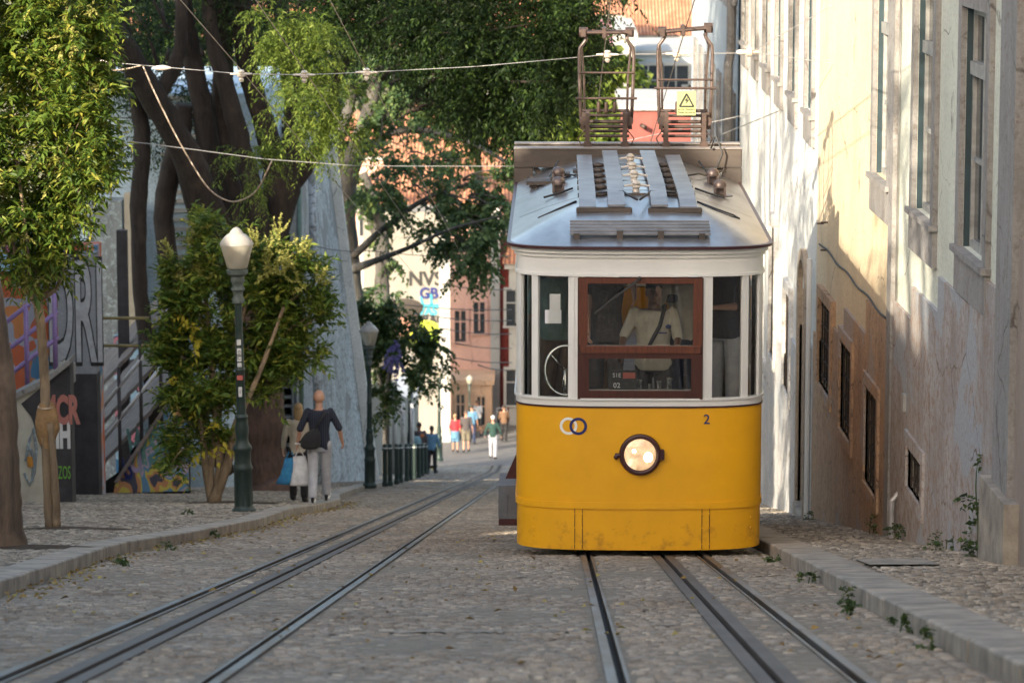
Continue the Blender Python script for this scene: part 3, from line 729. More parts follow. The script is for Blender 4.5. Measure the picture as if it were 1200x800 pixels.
# shaded house at the far end (blue-grey), with ornate bracket
up4 = [(y-.5, y+.5, zz, zz+2.2) for y in (63.6, 66.4, 69.2, 72, 75, 78, 81) for zz in (-1.6, -5.9)]
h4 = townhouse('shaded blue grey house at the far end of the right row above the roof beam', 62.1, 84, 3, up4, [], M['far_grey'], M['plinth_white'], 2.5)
mb = MB(h4.location); p0 = Vector((3.33, 61.9, 1)); mb.tube([(3.2, 61.9, 2), (3.2, 61.9, -2.6), (3.15, 61.9, -2.9), (3.15, 61.9, -12)], .09, 10); mb.build('drainpipe', M['stone_trim'], h4)
mb = MB(h4.location)
for k in range(5): mb.ell((3.12+.03*k, 61.75+.05*(k%2), -1.1-.16*k), (.17-.025*k, .14, .11), 9, 6)
mb.build('carved_bracket', M['stone_trim'], h4, True)
# pilaster and rough brown house at the right picture edge
h0 = townhouse('brown stained house front cut off by the right edge of the picture', 12, 27.7, 3.0, [], [], M['brown_plaster'], M['brown_plaster'], 3)
mb = MB(h0.location); wbox(mb, 26.9, 27.7, gz(28)-.4, 2.5, .09); mb.build('pilaster', M['stone_trim'], h0)
mb = MB(h0.location); wbox(mb, 26.6, 27.9, gz(28)-.3, gz(27.3)+.75, .16); mb.build('corner_stone', M['kerb'], h0)
mb = MB(h1.location); wbox(mb, 34.83, 35.17, gz(35)-.4, 3.0, .06); mb.build('pilaster', M['stone_trim'], h1)
mb = MB(h1.location); mb.tube([(xw(34.2)-.09, 34.2, gz(34.2)+.05), (xw(34.2)-.09, 34.2, gz(34.2)+.52), (xw(34.2)-.02, 34.2, gz(34.2)+.6)], .03, 8); mb.build('waste_pipe', M['galv'], h1)
mb = MB(h3.location); mb.tube([(3.28, 43.15, -4.2), (3.28, 43.15, gz(43)+.1)], .035, 8); mb.build('drainpipe', M['white'], h3)

mb = MB(h2.location); mb.tube([(xw(y)-.02, y, -3.9-.02*math.sin(y*3)) for y in np.arange(35.2, 42.8, .4)], .012, 6); mb.build('facade_cable', M['black'], h2, True)
mb = MB(h1.location); mb.tube([(xw(y)-.02, y, -.02+.015*math.sin(y*4)) for y in np.arange(27.9, 34.9, .4)]+[(xw(34.7)-.02, 34.7, -1.2), (xw(34.7)-.02, 34.7, -3.6)], .011, 6); mb.build('facade_cable', M['grey_wire'], h1, True)
mb = MB(h1.location); wbox(mb, 33.62, 33.74, -4.6, -4.42, .07); mb.build('meter_box', M['grey_paint'], h1)
for yy, zz in ((41.6, -3.55), (41.6, -3.9), (42.1, -3.62)): mb = MB(h2.location); mb.tube([(xw(yy), yy, zz), (xw(yy)-.09, yy, zz)], .012, 6); mb.build('wall_bolt', M['rusty'], h2)
# ================================================================== TRAM
TX, TY = .80, 32.0
tram = empty('funicular_tram', (TX, TY, -5.72), 0, 'yellow and white funicular tram with varnished wooden front window and one lit headlamp', 'tram')
W_, B_, TL = 1.21, .46, 9.0
half = []
for k in range(0, 31):
    t = PI/2*k/30; half.append((W_*math.sin(t)**(2/3.1), B_*(1-math.cos(t)**(2/3.1))))
half = half + [(W_, B_ + (TL/2-B_)*k/12) for k in range(1, 13)]
loop = half + [(x, TL-y) for x, y in half[-2::-1]]
loop = loop + [(-x, y) for x, y in loop[-2:0:-1]]
# arc length
S_ = [0]
for i in range(1, len(loop)+1):
    a = loop[i-1]; b = loop[i % len(loop)]; S_.append(S_[-1]+math.hypot(b[0]-a[0], b[1]-a[1]))
PER = S_[-1]
LX = np.array([p[0] for p in loop]+[loop[0][0]]); LY = np.array([p[1] for p in loop]+[loop[0][1]]); LS = np.array(S_)
def pt(s, o=0.0):
    s = s % PER; x = np.interp(s, LS, LX); y = np.interp(s, LS, LY); e = .02
    x1 = np.interp((s+e) % PER, LS, LX); y1 = np.interp((s+e) % PER, LS, LY); x0 = np.interp((s-e) % PER, LS, LX); y0 = np.interp((s-e) % PER, LS, LY)
    tx, ty = x1-x0, y1-y0; L = math.hypot(tx, ty); nx, ny = ty/L, -tx/L
    return (x+nx*o, y+ny*o)
def s_of_x(x):      # front face, x>0 side
    hx = [p[0] for p in half[:31]]; return float(np.interp(abs(x), hx, LS[:31]))*(1 if x >= 0 else -1)
def strip_(mb, s0, s1, z0, z1, o0, o1, ds=.06):
    """curved slab following the tram's plan outline; o0 inner offset, o1 outer offset"""
    closed = abs(s1-s0-PER) < 1e-6; n = max(1, int(round((s1-s0)/ds))); vs_ = []; fs = []
    for k in range(n+1):
        s = s0+(s1-s0)*k/n; a = pt(s, o1); b = pt(s, o0)
        vs_ += [(a[0], a[1], z0), (a[0], a[1], z1), (b[0], b[1], z1), (b[0], b[1], z0)]
    for k in range(n):
        for i in range(4): a = k*4+i; b = k*4+(i+1) % 4; fs.append((a, b, b+4, a+4))
    if not closed: fs += [(3,2,1,0), tuple(n*4+i for i in range(4))]
    mb.add(vs_, fs)
ZB = -5.72
def tz(py): return (CZ-(py-HY)/(F/TY)) - ZB      # local height on the front face
z_bot, z_seam, z_belt, z_wb, z_wt, z_rim = tz(652), tz(598), tz(478), tz(468), tz(322), tz(289)
mb = MB(); strip_(mb, 0, PER, z_seam, z_belt-.012, -.05, 0); body = mb.build('body_panel', M['yellow'], tram, 40)
mb = MB(); strip_(mb, 0, PER, z_bot, z_seam-.004, -.05, -.006); sk_ = mb.build('skirt', M['yellow'], tram, 40)
mb = MB(); strip_(mb, 0, PER, z_seam-.03, z_seam+.035, -.01, .010); mb.build('skirt_band', M['yellow'], tram, 40)
mb = MB()
for px in (680, 832):
    s = s_of_x((px-752.5)/121.9); 
    for e in (-.038, .038): strip_(mb, s+e-.003, s+e+.003, z_bot+.01, z_seam-.03, -.006, .0)
mb.build('seam', M['maroon'], sk_)
mb = MB()
for px, zs in ((626, (.12,.2,.3)), (731, (.07,.19,.28)), (789, (.07,.18,.28)), (887, (.08,.2,.3)), (676, (.06,.22,.36)), (684, (.06,.22,.36)), (828, (.06,.22,.36)), (836, (.06,.22,.36))):
    s = s_of_x((px-752.5)/121.9); x, y = pt(s, -.004)
    for zz in zs: mb.ell((x, y, z_bot+zz), .009, 8, 6)
for k in range(-9, 10):
    s = k*.135; x, y = pt(s, .010); mb.ell((x, y, z_seam+.003), .005, 6, 4)
mb.build('rivets', M['yellow'], sk_, True)
mb = MB(); strip_(mb, 0, PER, z_belt-.012, z_belt+.004, -.02, .012); mb.build('belt_line', M['maroon'], tram, 40)
mb = MB(); strip_(mb, 0, PER, z_belt+.004, z_wb, -.05, .004); strip_(mb, 0, PER, z_wb-.02, z_wb, 0, .02)
strip_(mb, 0, PER, z_wt, z_rim-.03, -.05, .0); strip_(mb, 0, PER, z_wt-.004, z_wt+.022, 0, .016); strip_(mb, 0, PER, z_rim-.09, z_rim-.03, 0, .02); strip_(mb, 0, PER, z_rim-.05, z_rim, -.05, .05)
mb.build('fascia', M['white'], tram, 40)
# posts
posts = [(.600, .70), (.995, 1.055), (1.165, 1.21)]
spans = []
mb = MB()
for sgn in (1, -1):
    for (a, b) in posts:
        s0, s1 = s_of_x(a), s_of_x(b)
        if b >= 1.2: s1 = s0+.12
        if sgn < 0: s0, s1 = -s1, -s0
        for c in (0, PER/2):
            mb = MB(); strip_(mb, s0+c, s1+c, z_wb, z_wt, -.05, .002, .02); wp = mb.build('window_post', M['white'], tram, 40)
            if b < 1.0 and c == 0:   # raised bead in the middle of the wide posts
                m_ = (s0+s1)/2; mb = MB(); strip_(mb, m_-.008, m_+.008, z_wb+.01, z_wt-.01, .002, .010, .02); mb.build('bead', M['white'], wp)
side0 = s_of_x(1.165)+.12
nside = 8; side_len = (PER/2 - 2*side0)
for sgn in (1, -1):
    for k in range(1, nside):
        s = side0 + side_len*k/nside - .04
        if sgn < 0: s = PER-s-.08
        mb = MB(); strip_(mb, s, s+.08, z_wb, z_wt, -.05, .002); mb.build('window_post', M['white'], tram, 40)
# glass
for nm, a, b in (('corner_window', 1.05, 1.17), ('side_window', .69, 1.0)):
    for sgn in (1, -1):
        s0, s1 = s_of_x(a), s_of_x(b)
        if sgn < 0: s0, s1 = -s1, -s0
        mb = MB(); strip_(mb, s0, s1, z_wb, z_wt, -.030, -.026, .02); mb.build('window', M['glass'], tram, 40)
mb = MB()
for sgn in (1, -1):
    for k in range(nside):
        s0 = side0 + side_len*k/nside+.04; s1 = side0 + side_len*(k+1)/nside-.04
        if sgn < 0: s0, s1 = PER-s1, PER-s0
        strip_(mb, s0, s1, z_wb, z_wt, -.030, -.026, .3)
mb.build('passenger_windows', M['glass'], tram)
# wooden front window: 680..825 x 322..470, lower rail at 411
fx0, fx1 = -.597, .597; fy = -.004
zt_, zb_ = tz(324), tz(469); zm0, zm1 = tz(420), tz(405)
mb = MB(); fw = .085
mb.box(fx0, fx0+fw, fy, fy+.06, zm1, zt_); mb.box(fx1-fw, fx1, fy, fy+.06, zm1, zt_); mb.box(fx0+fw, fx1-fw, fy, fy+.06, zt_-.055, zt_); mb.box(fx0+.008, fx1-.008, fy-.014, fy+.055, zm1-.075, zm1, bev=.006)
wf = mb.build('window_frame', M['wood'], tram)
mb = MB(); mb.box(fx0, fx0+.10, fy, fy+.058, zb_, zm1-.076); mb.box(fx1-.10, fx1, fy, fy+.058, zb_, zm1-.076); mb.box(fx0+.10, fx1-.10, fy, fy+.058, zb_, zb_+.085); mb.box(fx0+.1, fx1-.1, fy+.004, fy+.058, zm1-.125, zm1-.076)
mb.box(fx0-.012, fx0, fy-.004, fy+.05, zb_, zt_); mb.box(fx1, fx1+.012, fy-.004, fy+.05, zb_, zt_)
mb.build('lower_frame', M['wood_dark'], wf)
mb = MB(); mb.box(fx0+fw, fx1-fw, fy+.030, fy+.034, zm1, zt_-.055); mb.build('pane', M['glass'], wf)
mb = MB(); mb.box(fx0+.1, fx1-.1, fy+.030, fy+.034, zb_+.085, zm1-.125); mb.build('pane', M['glass'], wf)
def TP(px, py, dy=0.0): return Vector(((px-752.5)/121.9, dy, tz(py)))
mb = MB(); mb.bar(TP(752, 323, -.04), TP(700, 364, -.025), .012, .018); mb.bar(TP(724, 345, -.032), TP(748, 328, -.045), .02, .014); mb.bar(TP(727, 342, -.02), TP(698, 366, -.016), .008, .022); mb.ell(TP(751, 324, -.03), .02)
mb.build('wiper', M['black'], tram)
# headlight
hl = TP(753, 535)
mb = MB(); Mx = Matrix.Rotation(R(90), 4, 'X')
mb.lathe([(.10, -.02), (.170, -.02), (.198, .01), (.206, .035), (.198, .055), (.180, .062), (.168, .058), (.160, .045)], hl, 36, Mx)
hb = mb.build('headlight', M['maroon'], tram, 40)
mb = MB(); mb.lathe([(.160, .040), (.152, .052), (.13, .062), (.07, .070), (.02, .072)], hl, 32, Mx); mb.build('lens', M['lens'], hb, True)
mb = MB(); mb.ell(hl+Vector((.075, -.066, -.02)), (.045, .012, .05), 14, 8); mb.ell(hl+Vector((-.06, -.066, .04)), (.02, .010, .02), 12, 8); mb.build('bulb', M['bulb'], hb, True)
mb = MB(); mb.box(hl.x+.195, hl.x+.235, -.06, 0, hl.z-.05, hl.z+.05, bev=.006); mb.tube([hl+Vector((-.20,-.03,-.005)), hl+Vector((-.245,-.03,-.01))], .022, 10); mb.ell(hl+Vector((-.235, -.04, -.025)), .025)
mb.build('clip', M['maroon'], hb)
for k in range(-1, 2):
    pass
# number and emblem
def text(body, size, loc, rot, m, parent=None, name='lettering', ext=.002, offset=0, bold=False, align='CENTER', sx=1.0):
    cu = bpy.data.curves.new(name, 'FONT'); cu.body = body; cu.size = size; cu.extrude = ext; cu.offset = offset; cu.align_x = align; cu.align_y = 'CENTER'; cu.resolution_u = 4
    o = bpy.data.objects.new(name, cu); COL.objects.link(o); bpy.context.view_layer.update()
    me = bpy.data.meshes.new_from_object(o.evaluated_get(bpy.context.evaluated_depsgraph_get())); bpy.data.objects.remove(o)
    T = Matrix.Translation(loc) @ Euler(rot).to_matrix().to_4x4() @ Matrix.Diagonal((sx, 1, 1, 1)); me.transform(T)
    me.name = name; return link(name, me, m, parent)
x, y = pt(s_of_x((832-752.5)/121.9)); text('2', .135, (x, y-.003, tz(494)), (R(90), 0, R(5)), M['navy_ink'], tram, 'number', .002, .001)
def ring(c, r0, r1, m, a0=0, a1=360, o=.003):
    mb = MB(); n = 40; vs_ = []; fs = []
    for k in range(n+1):
        a = R(a0+(a1-a0)*k/n)
        for r in (r0, r1):
            px = c[0]+r*math.cos(a); s = s_of_x(px); q = pt(s, o); vs_.append((q[0], q[1], c[1]+r*math.sin(a)))
    for k in range(n): fs.append((2*k, 2*k+1, 2*k+3, 2*k+2))
    mb.add(vs_, fs); return mb.build('emblem', m, tram)
ring((-.695, tz(502)), .060, .086, M['white_ink'], 0, 360, .003)
ring((-.600, tz(502)), .060, .086, M['navy_ink'], -150, 215, .006)
# step box on the left side
mb = MB(); mb.box(-1.40, -1.21, 1.2, 1.9, tz(632)-.1, tz(590)-.1, bev=.006); mb.box(-1.402, -1.31, 1.19, 1.6, tz(628)-.1, tz(601)-.1, bev=.004); stp = mb.build('step', M['grey_box'], tram)
mb = MB(); mb.add([(-1.215, 1.15, tz(560)), (-1.33, 1.15, tz(592)), (-1.215, 1.15, tz(592)), (-1.215, 1.2, tz(560)), (-1.33, 1.2, tz(592)), (-1.215, 1.2, tz(592))], [(0,1,2), (5,4,3), (0,3,4,1), (1,4,5,2), (2,5,3,0)]); mb.build('step_bracket', M['maroon'], stp)
mb = MB(); mb.box(-1.4, -1.21, 1.2, 1.8, tz(640)-.1, tz(632)-.101); mb.build('step_tread', M['maroon'], stp)
# undercarriage (wedge frame and wheels under the level body)
mb = MB(); mb.prism([(-.9, -.02), (.9, -.02), (.9, .25), (-.9, .25)], .6, 8.6)
for yy in (1.5, 2.6, 6.2, 7.6):
    for xx in (-.52, .60): 
        zc = gz(TY+yy)-ZB+.32; mb.lathe([(.02,-.06), (.30,-.06), (.30,.0), (.33,.0), (.33,.03), (.02,.03)], (xx, yy, zc), 24, Matrix.Rotation(R(90), 4, 'Y'))
    mb.box(-.6, .7, yy-.06, yy+.06, gz(TY+yy)-ZB+.27, 0)
for xx in (-.75, .85):
    mb.add([(xx-.04, .8, -.02), (xx+.04, .8, -.02), (xx-.04, 8.4, -.02), (xx+.04, 8.4, -.02), (xx-.04, 8.4, -1.15), (xx+.04, 8.4, -1.15)], [(0,2,3,1), (0,1,5,4), (2,4,5,3), (0,4,2), (1,3,5)])
mb.build('undercarriage', M['black'], tram)
# floor, ceiling, interior bulkheads
mb = MB(); mb.box(-1.14, 1.14, .5, TL-.5, .93, .98); mb.build('floor', M['interior'], tram)
mb = MB(); mb.box(-1.1, 1.1, .5, TL-.5, z_wt+.12, z_wt+.16); mb.build('ceiling', M['interior_light'], tram)
mb = MB()
for yy in (1.6,):
    mb.box(-1.15, -.62, yy, yy+.05, .5, z_wt+.12); mb.box(.62, 1.15, yy, yy+.05, .5, z_wb+.05); mb.box(.62, .68, yy, yy+.05, z_wb, z_wt+.12)
for yy in np.arange(2.3, 8, .85):
    mb.box(-1.12, -.55, yy, yy+.06, .5, 1.25); mb.box(.55, 1.12, yy, yy+.06, .5, 1.25); mb.box(-1.12, -.55, yy, yy+.4, .82, .9); mb.box(.55, 1.12, yy, yy+.4, .82, .9)
mb.build('seats', M['interior'], tram)
mb = MB(); mb.box(-.56, .56, .14, .42, .5, z_wb+.03, bev=.01); mb.build('console', M['interior'], tram)
cons = tram
mb = MB()
for x_, r_, h_ in ((.00, .02, .1), (.19, .018, .09), (.29, .025, .12), (.10, .015, .06)):
    mb.lathe([(r_, 0), (r_, h_), (r_*1.4, h_), (r_*1.4, h_+.02)], (x_, .22, z_wb+.03), 12)
mb.box(-.06, .45, .16, .21, z_wb+.03, z_wb+.065); mb.build('controls', M['chrome'], tram)
mb = MB(); mb.box(-.30, -.03, .10, .12, z_wb+.05, z_wb+.26, bev=.004); dsp = mb.build('route_display', M['black'], tram)
mb = MB(); mb.box(-.165, -.045, .095, .0995, z_wb+.18, z_wb+.24); mb.build('red_bar', simple('red_label', (.40,.10,.07,1), None, .6), dsp)
text('S1E', .058, (-.225, .0985, z_wb+.21), (R(90), 0, 0), M['sticker'], dsp, 'lettering', .001); text('02', .07, (-.225, .0985, z_wb+.11), (R(90), 0, 0), M['sticker'], dsp, 'lettering', .001, .001)
# brake wheel
mb = MB(); c = TP(664, 444, .50)
mb.tube([c+Vector((.20*math.cos(a)*1.0, .10*math.sin(a)*.4, .24*math.sin(a))) for a in np.linspace(0, 2*PI, 33)], .017, 8, False)
for a in (.3, 2.4, 4.5): mb.tube([c, c+Vector((.2*math.cos(a), 0, .24*math.sin(a)))], .010, 6)
mb.tube([c, c+Vector((0, .1, -.5))], .02, 8); mb.build('hand_wheel', M['chrome'], tram, True)
mb = MB(); a = pt(s_of_x(-.84), -.035); mb.box(a[0]-.095, a[0]+.065, a[1]+.01, a[1]+.014, tz(380), tz(364)); mb.box(a[0]-.05, a[0]+.055, a[1]+.016, a[1]+.02, tz(364), tz(345)); mb.build('notices', M['paper'], tram)
# roof
RW = .085; RH = .34; SP = 2.6
def roofz(x, y):
    """height of the vault at plan point"""
    lo, hi = 0.0, 1.0
    yy = min(y, TL-y)
    for _ in range(22):
        r = (lo+hi)/2     # inset such that the scaled outline passes through (x,y)
        # outline scaled about spine point (0,SP)
        k = 1-r
        if yy >= SP: inside = abs(x) <= (W_+RW)*k
        else: inside = (abs(x)/((W_+RW)*k+1e-6))**3.1 + ((SP-yy)/((SP+RW)*k+1e-6))**3.1 <= 1
        if inside: lo = r
        else: hi = r
    return z_rim + .012 + RH*(1-(1-lo)**1.7)
nr = 14; ns = 160; vs_ = []; fs = []
for j in range(nr+1):
    r = j/nr
    for i in range(ns):
        a = pt(PER*i/ns, RW); sy = min(max(a[1], SP), TL-SP); x = a[0]*(1-r); y = a[1]+(sy-a[1])*r
        vs_.append((x, y, z_rim+.012+RH*(1-(1-r)**1.7)))
for j in range(nr):
    for i in range(ns): a = j*ns+i; b = j*ns+(i+1) % ns; fs.append((a, b, b+ns, a+ns))
mb = MB(); mb.add(vs_, fs); me = mb.mesh('roof'); 
roof = link('roof', me, M['roof_sheet'], tram, 60)
mb = MB(); strip_(mb, 0, PER, z_rim-.004, z_rim+.024, .0, RW+.008); mb.build('roof_edge', M['maroon'], roof, 40)
mb = MB()
for k in range(12):     # streaked sheet joints and battens near the left front
    x = -1.16+k*.055 if k < 8 else .9+.07*(k-8); y = .55+.10*(k % 3); mb.box(x, x+.006, y, y+.10, roofz(x, y)-.004, roofz(x, y)+.006)
for yy in (2.2, 4.4):
    for k in range(24):
        x0 = -1.2+k*.1; z0_, z1_ = roofz(x0, yy), roofz(x0+.1, yy); mb.add([(x0, yy, z0_+.004), (x0+.1, yy, z1_+.004), (x0+.1, yy+.02, z1_+.004), (x0, yy+.02, z0_+.004)], [(0,1,2,3)])
mb.build('roof_joints', M['beam'], roof)
def board(xa, xb, y0, y1, h=.05, th=.022, name='duckboard', m=M['roof_board']):
    mb = MB(); vs_ = []; fs = []; n = 14; xc = (xa+xb)/2
    for k in range(n+1):
        y = y0+(y1-y0)*k/n; z = roofz(xc, y)+h
        vs_ += [(xa, y, z), (xb, y, z), (xb, y, z+th), (xa, y, z+th)]
    for k in range(n):
        for i in range(4): a = k*4+i; b = k*4+(i+1) % 4; fs.append((a, b, b+4, a+4))
    fs += [(3,2,1,0), tuple(n*4+i for i in range(4))]; mb.add(vs_, fs); return mb.build(name, m, roof)
BX = [(-.59, -.42), (-.30, -.13), (.13, .30), (.42, .59)]
for a, b in BX: board(a, b, 1.15, 6.0)
mb = MB()
for a, b in ((-.62, -.06), (.10, .64)):
    mb = MB(); y = 1.12; mb.box(a, b, y, y+.1, roofz((a+b)/2, y)+.0, roofz((a+b)/2, y)+.05, bev=.008); mb.build('duckboard_end', M['beam'], roof)
for yy in (1.9, 2.5, 3.1, 3.7, 4.3, 4.9):
    mb = MB(); z = roofz(.4, yy); mb.box(-.60, .60, yy, yy+.05, z, z+.045)
    for xx in (-.36, .36): mb.ell((xx, yy+.02, z+.035), (.065, .05, .03), 10, 6)
    mb.build('duckboard_cleat', M['beam'], roof)
for yy in (2.1, 3.0, 3.9, 4.9):
    mb = MB(); z = roofz(0, yy); mb.lathe([(.04,0), (.03,.03), (.045,.05), (.03,.07), (.045,.09), (.02,.12)], (0, yy, z), 12)
    mb.tube([(-.12, yy, z+.06), (0, yy, z+.08), (.14, yy, z+.06)], .012, 6)
    mb.build('insulator', M['porcelain'], roof, 50)
z = roofz(0, 1.8)
def rp(x, y, h=.02): return Vector((x, y, roofz(x, y)+h))
cabs = [([(-.4, 1.8, z+.045), (-.14, 1.8, z+.06), (-.10, 1.6, z+.05), (-.01, 1.2, z+.04)], .012), ([(.02, 1.2, z+.04), (.10, 1.6, z+.05), (.14, 1.8, z+.06), (.4, 1.8, z+.045)], .012),
        ([rp(-.62, 1.8), rp(-.8, 1.6), rp(-1.0, 1.45, .015)], .014), ([rp(.62, 1.8), rp(.8, 1.65), rp(.98, 1.6), rp(1.03, 1.5), rp(.95, 1.42), rp(.8, 1.5), rp(.66, 1.72)], .010)]
for q in (-1, 1): cabs += [([rp(q*.62, 4.4), rp(q*.75, 4.6, .06), rp(q*.9, 5.2), rp(q*.8, 5.8, .1)], .010), ([rp(q*.65, 3.1), rp(q*.8, 3.0), rp(q*.95, 2.9, .04)], .012)]
for p_, r__ in cabs: mb = MB(); mb.tube(p_, r__, 6); mb.build('roof_cable', M['black'], roof, True)

mb = MB()
for k in range(5):
    y = .20+k*.088; z = roofz(0, y)+.035+.004*k; mb.box(-.685, .685, y, y+.062, z, z+.022, bev=.004)
gr = mb.build('slatted_step', M['roof_board'], roof)
for xx in (-.62, -.20, .20, .60): mb = MB(); mb.box(xx-.03, xx+.03, .19, .60, roofz(xx, .45)-.06, roofz(xx, .45)+.03); mb.build('step_bearer', M['beam'], gr)
for xx, yy in ((-.80, 3.2), (-.80, 4.3), (.92, 3.3), (.90, 4.5)):
    mb = MB(); z = roofz(xx, yy)
    mb.lathe([(.10,0), (.10,.012), (.02,.014)], (xx+.04, yy, z), 16); n = 12
    # dome with an open mouth: shell plus two cheeks
    for s in (-1, 1): mb.box(xx+s*.052-.012, xx+s*.052+.012, yy-.05, yy+.06, z+.01, z+.11)
    mb.lathe([(.067,.09), (.072,.11), (.066,.14), (.048,.165), (.02,.18)], (xx, yy, z), 16); mb.box(xx-.055, xx+.055, yy+.03, yy+.05, z+.01, z+.11)
    mb.build('roof_vent', M['steel'], roof, 50)
mb = MB()
for k in range(5): x0 = -1.12+.12*k; mb.box(x0, x0+.09, 4.6, 4.85, roofz(x0, 4.7)+.03, roofz(x0, 4.7)+.06)
mb.box(-1.15, -.55, 4.55, 4.9, roofz(-.8, 4.7)-.05, roofz(-.8, 4.7)-.01); mb.build('short_cleats', M['beam'], roof)
# cross beams carrying the collectors
zbm = (Z(180, 38.2))-ZB
for yy, dz, m in ((6.15, 0, M['beam']), (6.65, .01, M['beam'])):
    mb = MB(); mb.box(-1.31, 1.31, yy, yy+.2, zbm-.13, zbm+.09+dz, bev=.01)
    if yy < 6.5:
        for s in (-1, 1): mb.box(s*1.2-.11, s*1.2+.11, yy+.01, yy+.19, zbm-.50, zbm-.131, bev=.008); mb.bar((s*1.08, yy+.1, zbm-.14), (s*.86, yy+.1, zbm-.34), .06, .06, (0,1,0))
    bmo = mb.build('cross_beam', m, tram)
    mb = MB(); mb.box(-1.312, 1.312, yy-.004, yy+.204, zbm+.088+dz, zbm+.10+dz); mb.build('beam_cap', M['beam_top'], bmo)
mb = MB(); mb.tube([(.95, 6.1, zbm+.1), (1.0, 6.05, zbm+.25), (1.08, 6.05, zbm+.05), (1.02, 6.0, zbm-.1), (.9, 6.0, zbm-.16)], .012, 6); mb.build('jumper_cable', M['black'], tram, True)
# current collectors
def collector(cx, lean, sign):
    root = tram; D = 38.5; k = D/F
    ox = X(cx, D)-TX
    def Q(dx, py, y=6.5): return Vector((ox+dx*k, y, Z(py, D)-ZB))
    mb = MB()
    top = 35 if not sign else 32
    for s in (-1, 1):
        mb.tube([Q(s*24+lean*12*0, top+3), Q(s*24, top+9), Q(s*27, top+13), Q(s*31, top+18), Q(s*32, top+28), Q(s*31, top+70), Q(s*29.5, 142)], .020, 8)
        mb.tube([Q(s*23, top+6, 6.75), Q(s*29, top+20, 6.8), Q(s*26, top+55, 6.85), Q(s*25, 140, 6.9)], .014, 8)
    arms = mb.build('collector_frame', M['steel'], tram, True)
    mb = MB()
    for py, e, r in ((82 if not sign else 90, 32, .012), (112 if not sign else 100, 36, .014), (132, 28, .018), (145, 26, .022), (156, 27, .018)):
        mb.tube([Q(-e, py, 6.47), Q(e, py, 6.47)], r, 8)
        if py > 125: mb.tube([Q(-e, py-3, 6.8), Q(e, py-3, 6.8)], r, 8)
    for s in (-1, 1):
        for dy in (6.35, 6.6):
            mb.bar(Q(s*22, 128, dy), Q(s*22, 176, dy), .05, .05, (0,1,0))
        mb.lathe([(.02,-.05), (.048,-.05), (.048,.05), (.02,.05)], Q(s*22, 165, 6.35), 14, Matrix.Rotation(R(90), 4, 'X'))
        mb.lathe([(.02,-.05), (.055,-.05), (.055,.05), (.02,.05)], Q(s*26, 138, 6.42), 12, Matrix.Rotation(R(90), 4, 'X')); mb.bar(Q(s*28, 148, 6.45), Q(s*26, 128, 6.45), .05, .03, (0,1,0))
        mb.tube([Q(s*25, 150, 6.6), Q(s*33, 160, 6.6), Q(s*27, 172, 6.5)], .007, 6)
    for kx in (-9, 0, 10): mb.caps(Q(kx, 128, 6.55), Q(kx, 118, 6.55), .024, .02, 8)
    mb.build('collector_base', M['rusty'], arms, 50)
    mb = MB(); t = lean*2.2
    for dy, r in ((6.42, .020), (6.52, .014), (6.62, .020)): mb.tube([Q(-26, top+t, dy), Q(26, top-t, dy)], r, 8)
    for s in (-1, 1): mb.lathe([(.02,-.05), (.058,-.05), (.058,.05), (.02,.05)], Q(s*27, top-s*t, 6.52), 10, Matrix.Rotation(R(90), 4, 'Y')); mb.box(Q(s*27,0).x-.03, Q(s*27,0).x+.03, 6.38, 6.66, Q(0, top-s*t).z-.05, Q(0, top-s*t).z+.04, bev=.006)
    mb.box(ox-.05, ox+.0, 6.40, 6.64, Q(0, top).z-.07, Q(0, top).z+.06, bev=.01)
    mb.build('contact_roller', M['rusty'], arms, 50)
    return arms
c1 = collector(711, 0, False); c2 = collector(803, 1, True)
p = Vector((X(804.5, 38.4)-TX, 6.30, Z(117, 38.4)-ZB))
mb = MB(); mb.box(p.x-.108, p.x+.108, 6.30, 6.306, p.z-.14, p.z+.14, bev=.002); sg = mb.build('warning_sign', M['sign_yellow'], tram)
mb = MB()
tri = [Vector((p.x-.08, 6.297, p.z-.035)), Vector((p.x+.08, 6.297, p.z-.035)), Vector((p.x, 6.297, p.z+.11))]
for a, b in ((0,1), (1,2), (2,0)): mb.bar(tri[a]+Vector((0,-.004,0)), tri[b]+Vector((0,-.004,0)), .016, .006, (0,1,0))
z_ = [(.012,.075), (-.018,.030), (.002,.030), (-.010,-.010), (.022,.040), (.004,.040)]
mb.add([(p.x+a*1.2, 6.292, p.z+b) for a, b in z_], [(0,1,2), (0,2,5), (2,3,4), (2,4,5)]); mb.build('lightning_symbol', M['black_ink'], sg)
text('ALTA TENSAO', .030, (p.x, 6.297, p.z-.072), (R(90), 0, 0), M['black_ink'], sg, 'lettering', .001); text('Perigo de morte', .029, (p.x, 6.297, p.z-.105), (R(90), 0, 0), M['black_ink'], sg, 'lettering', .001)

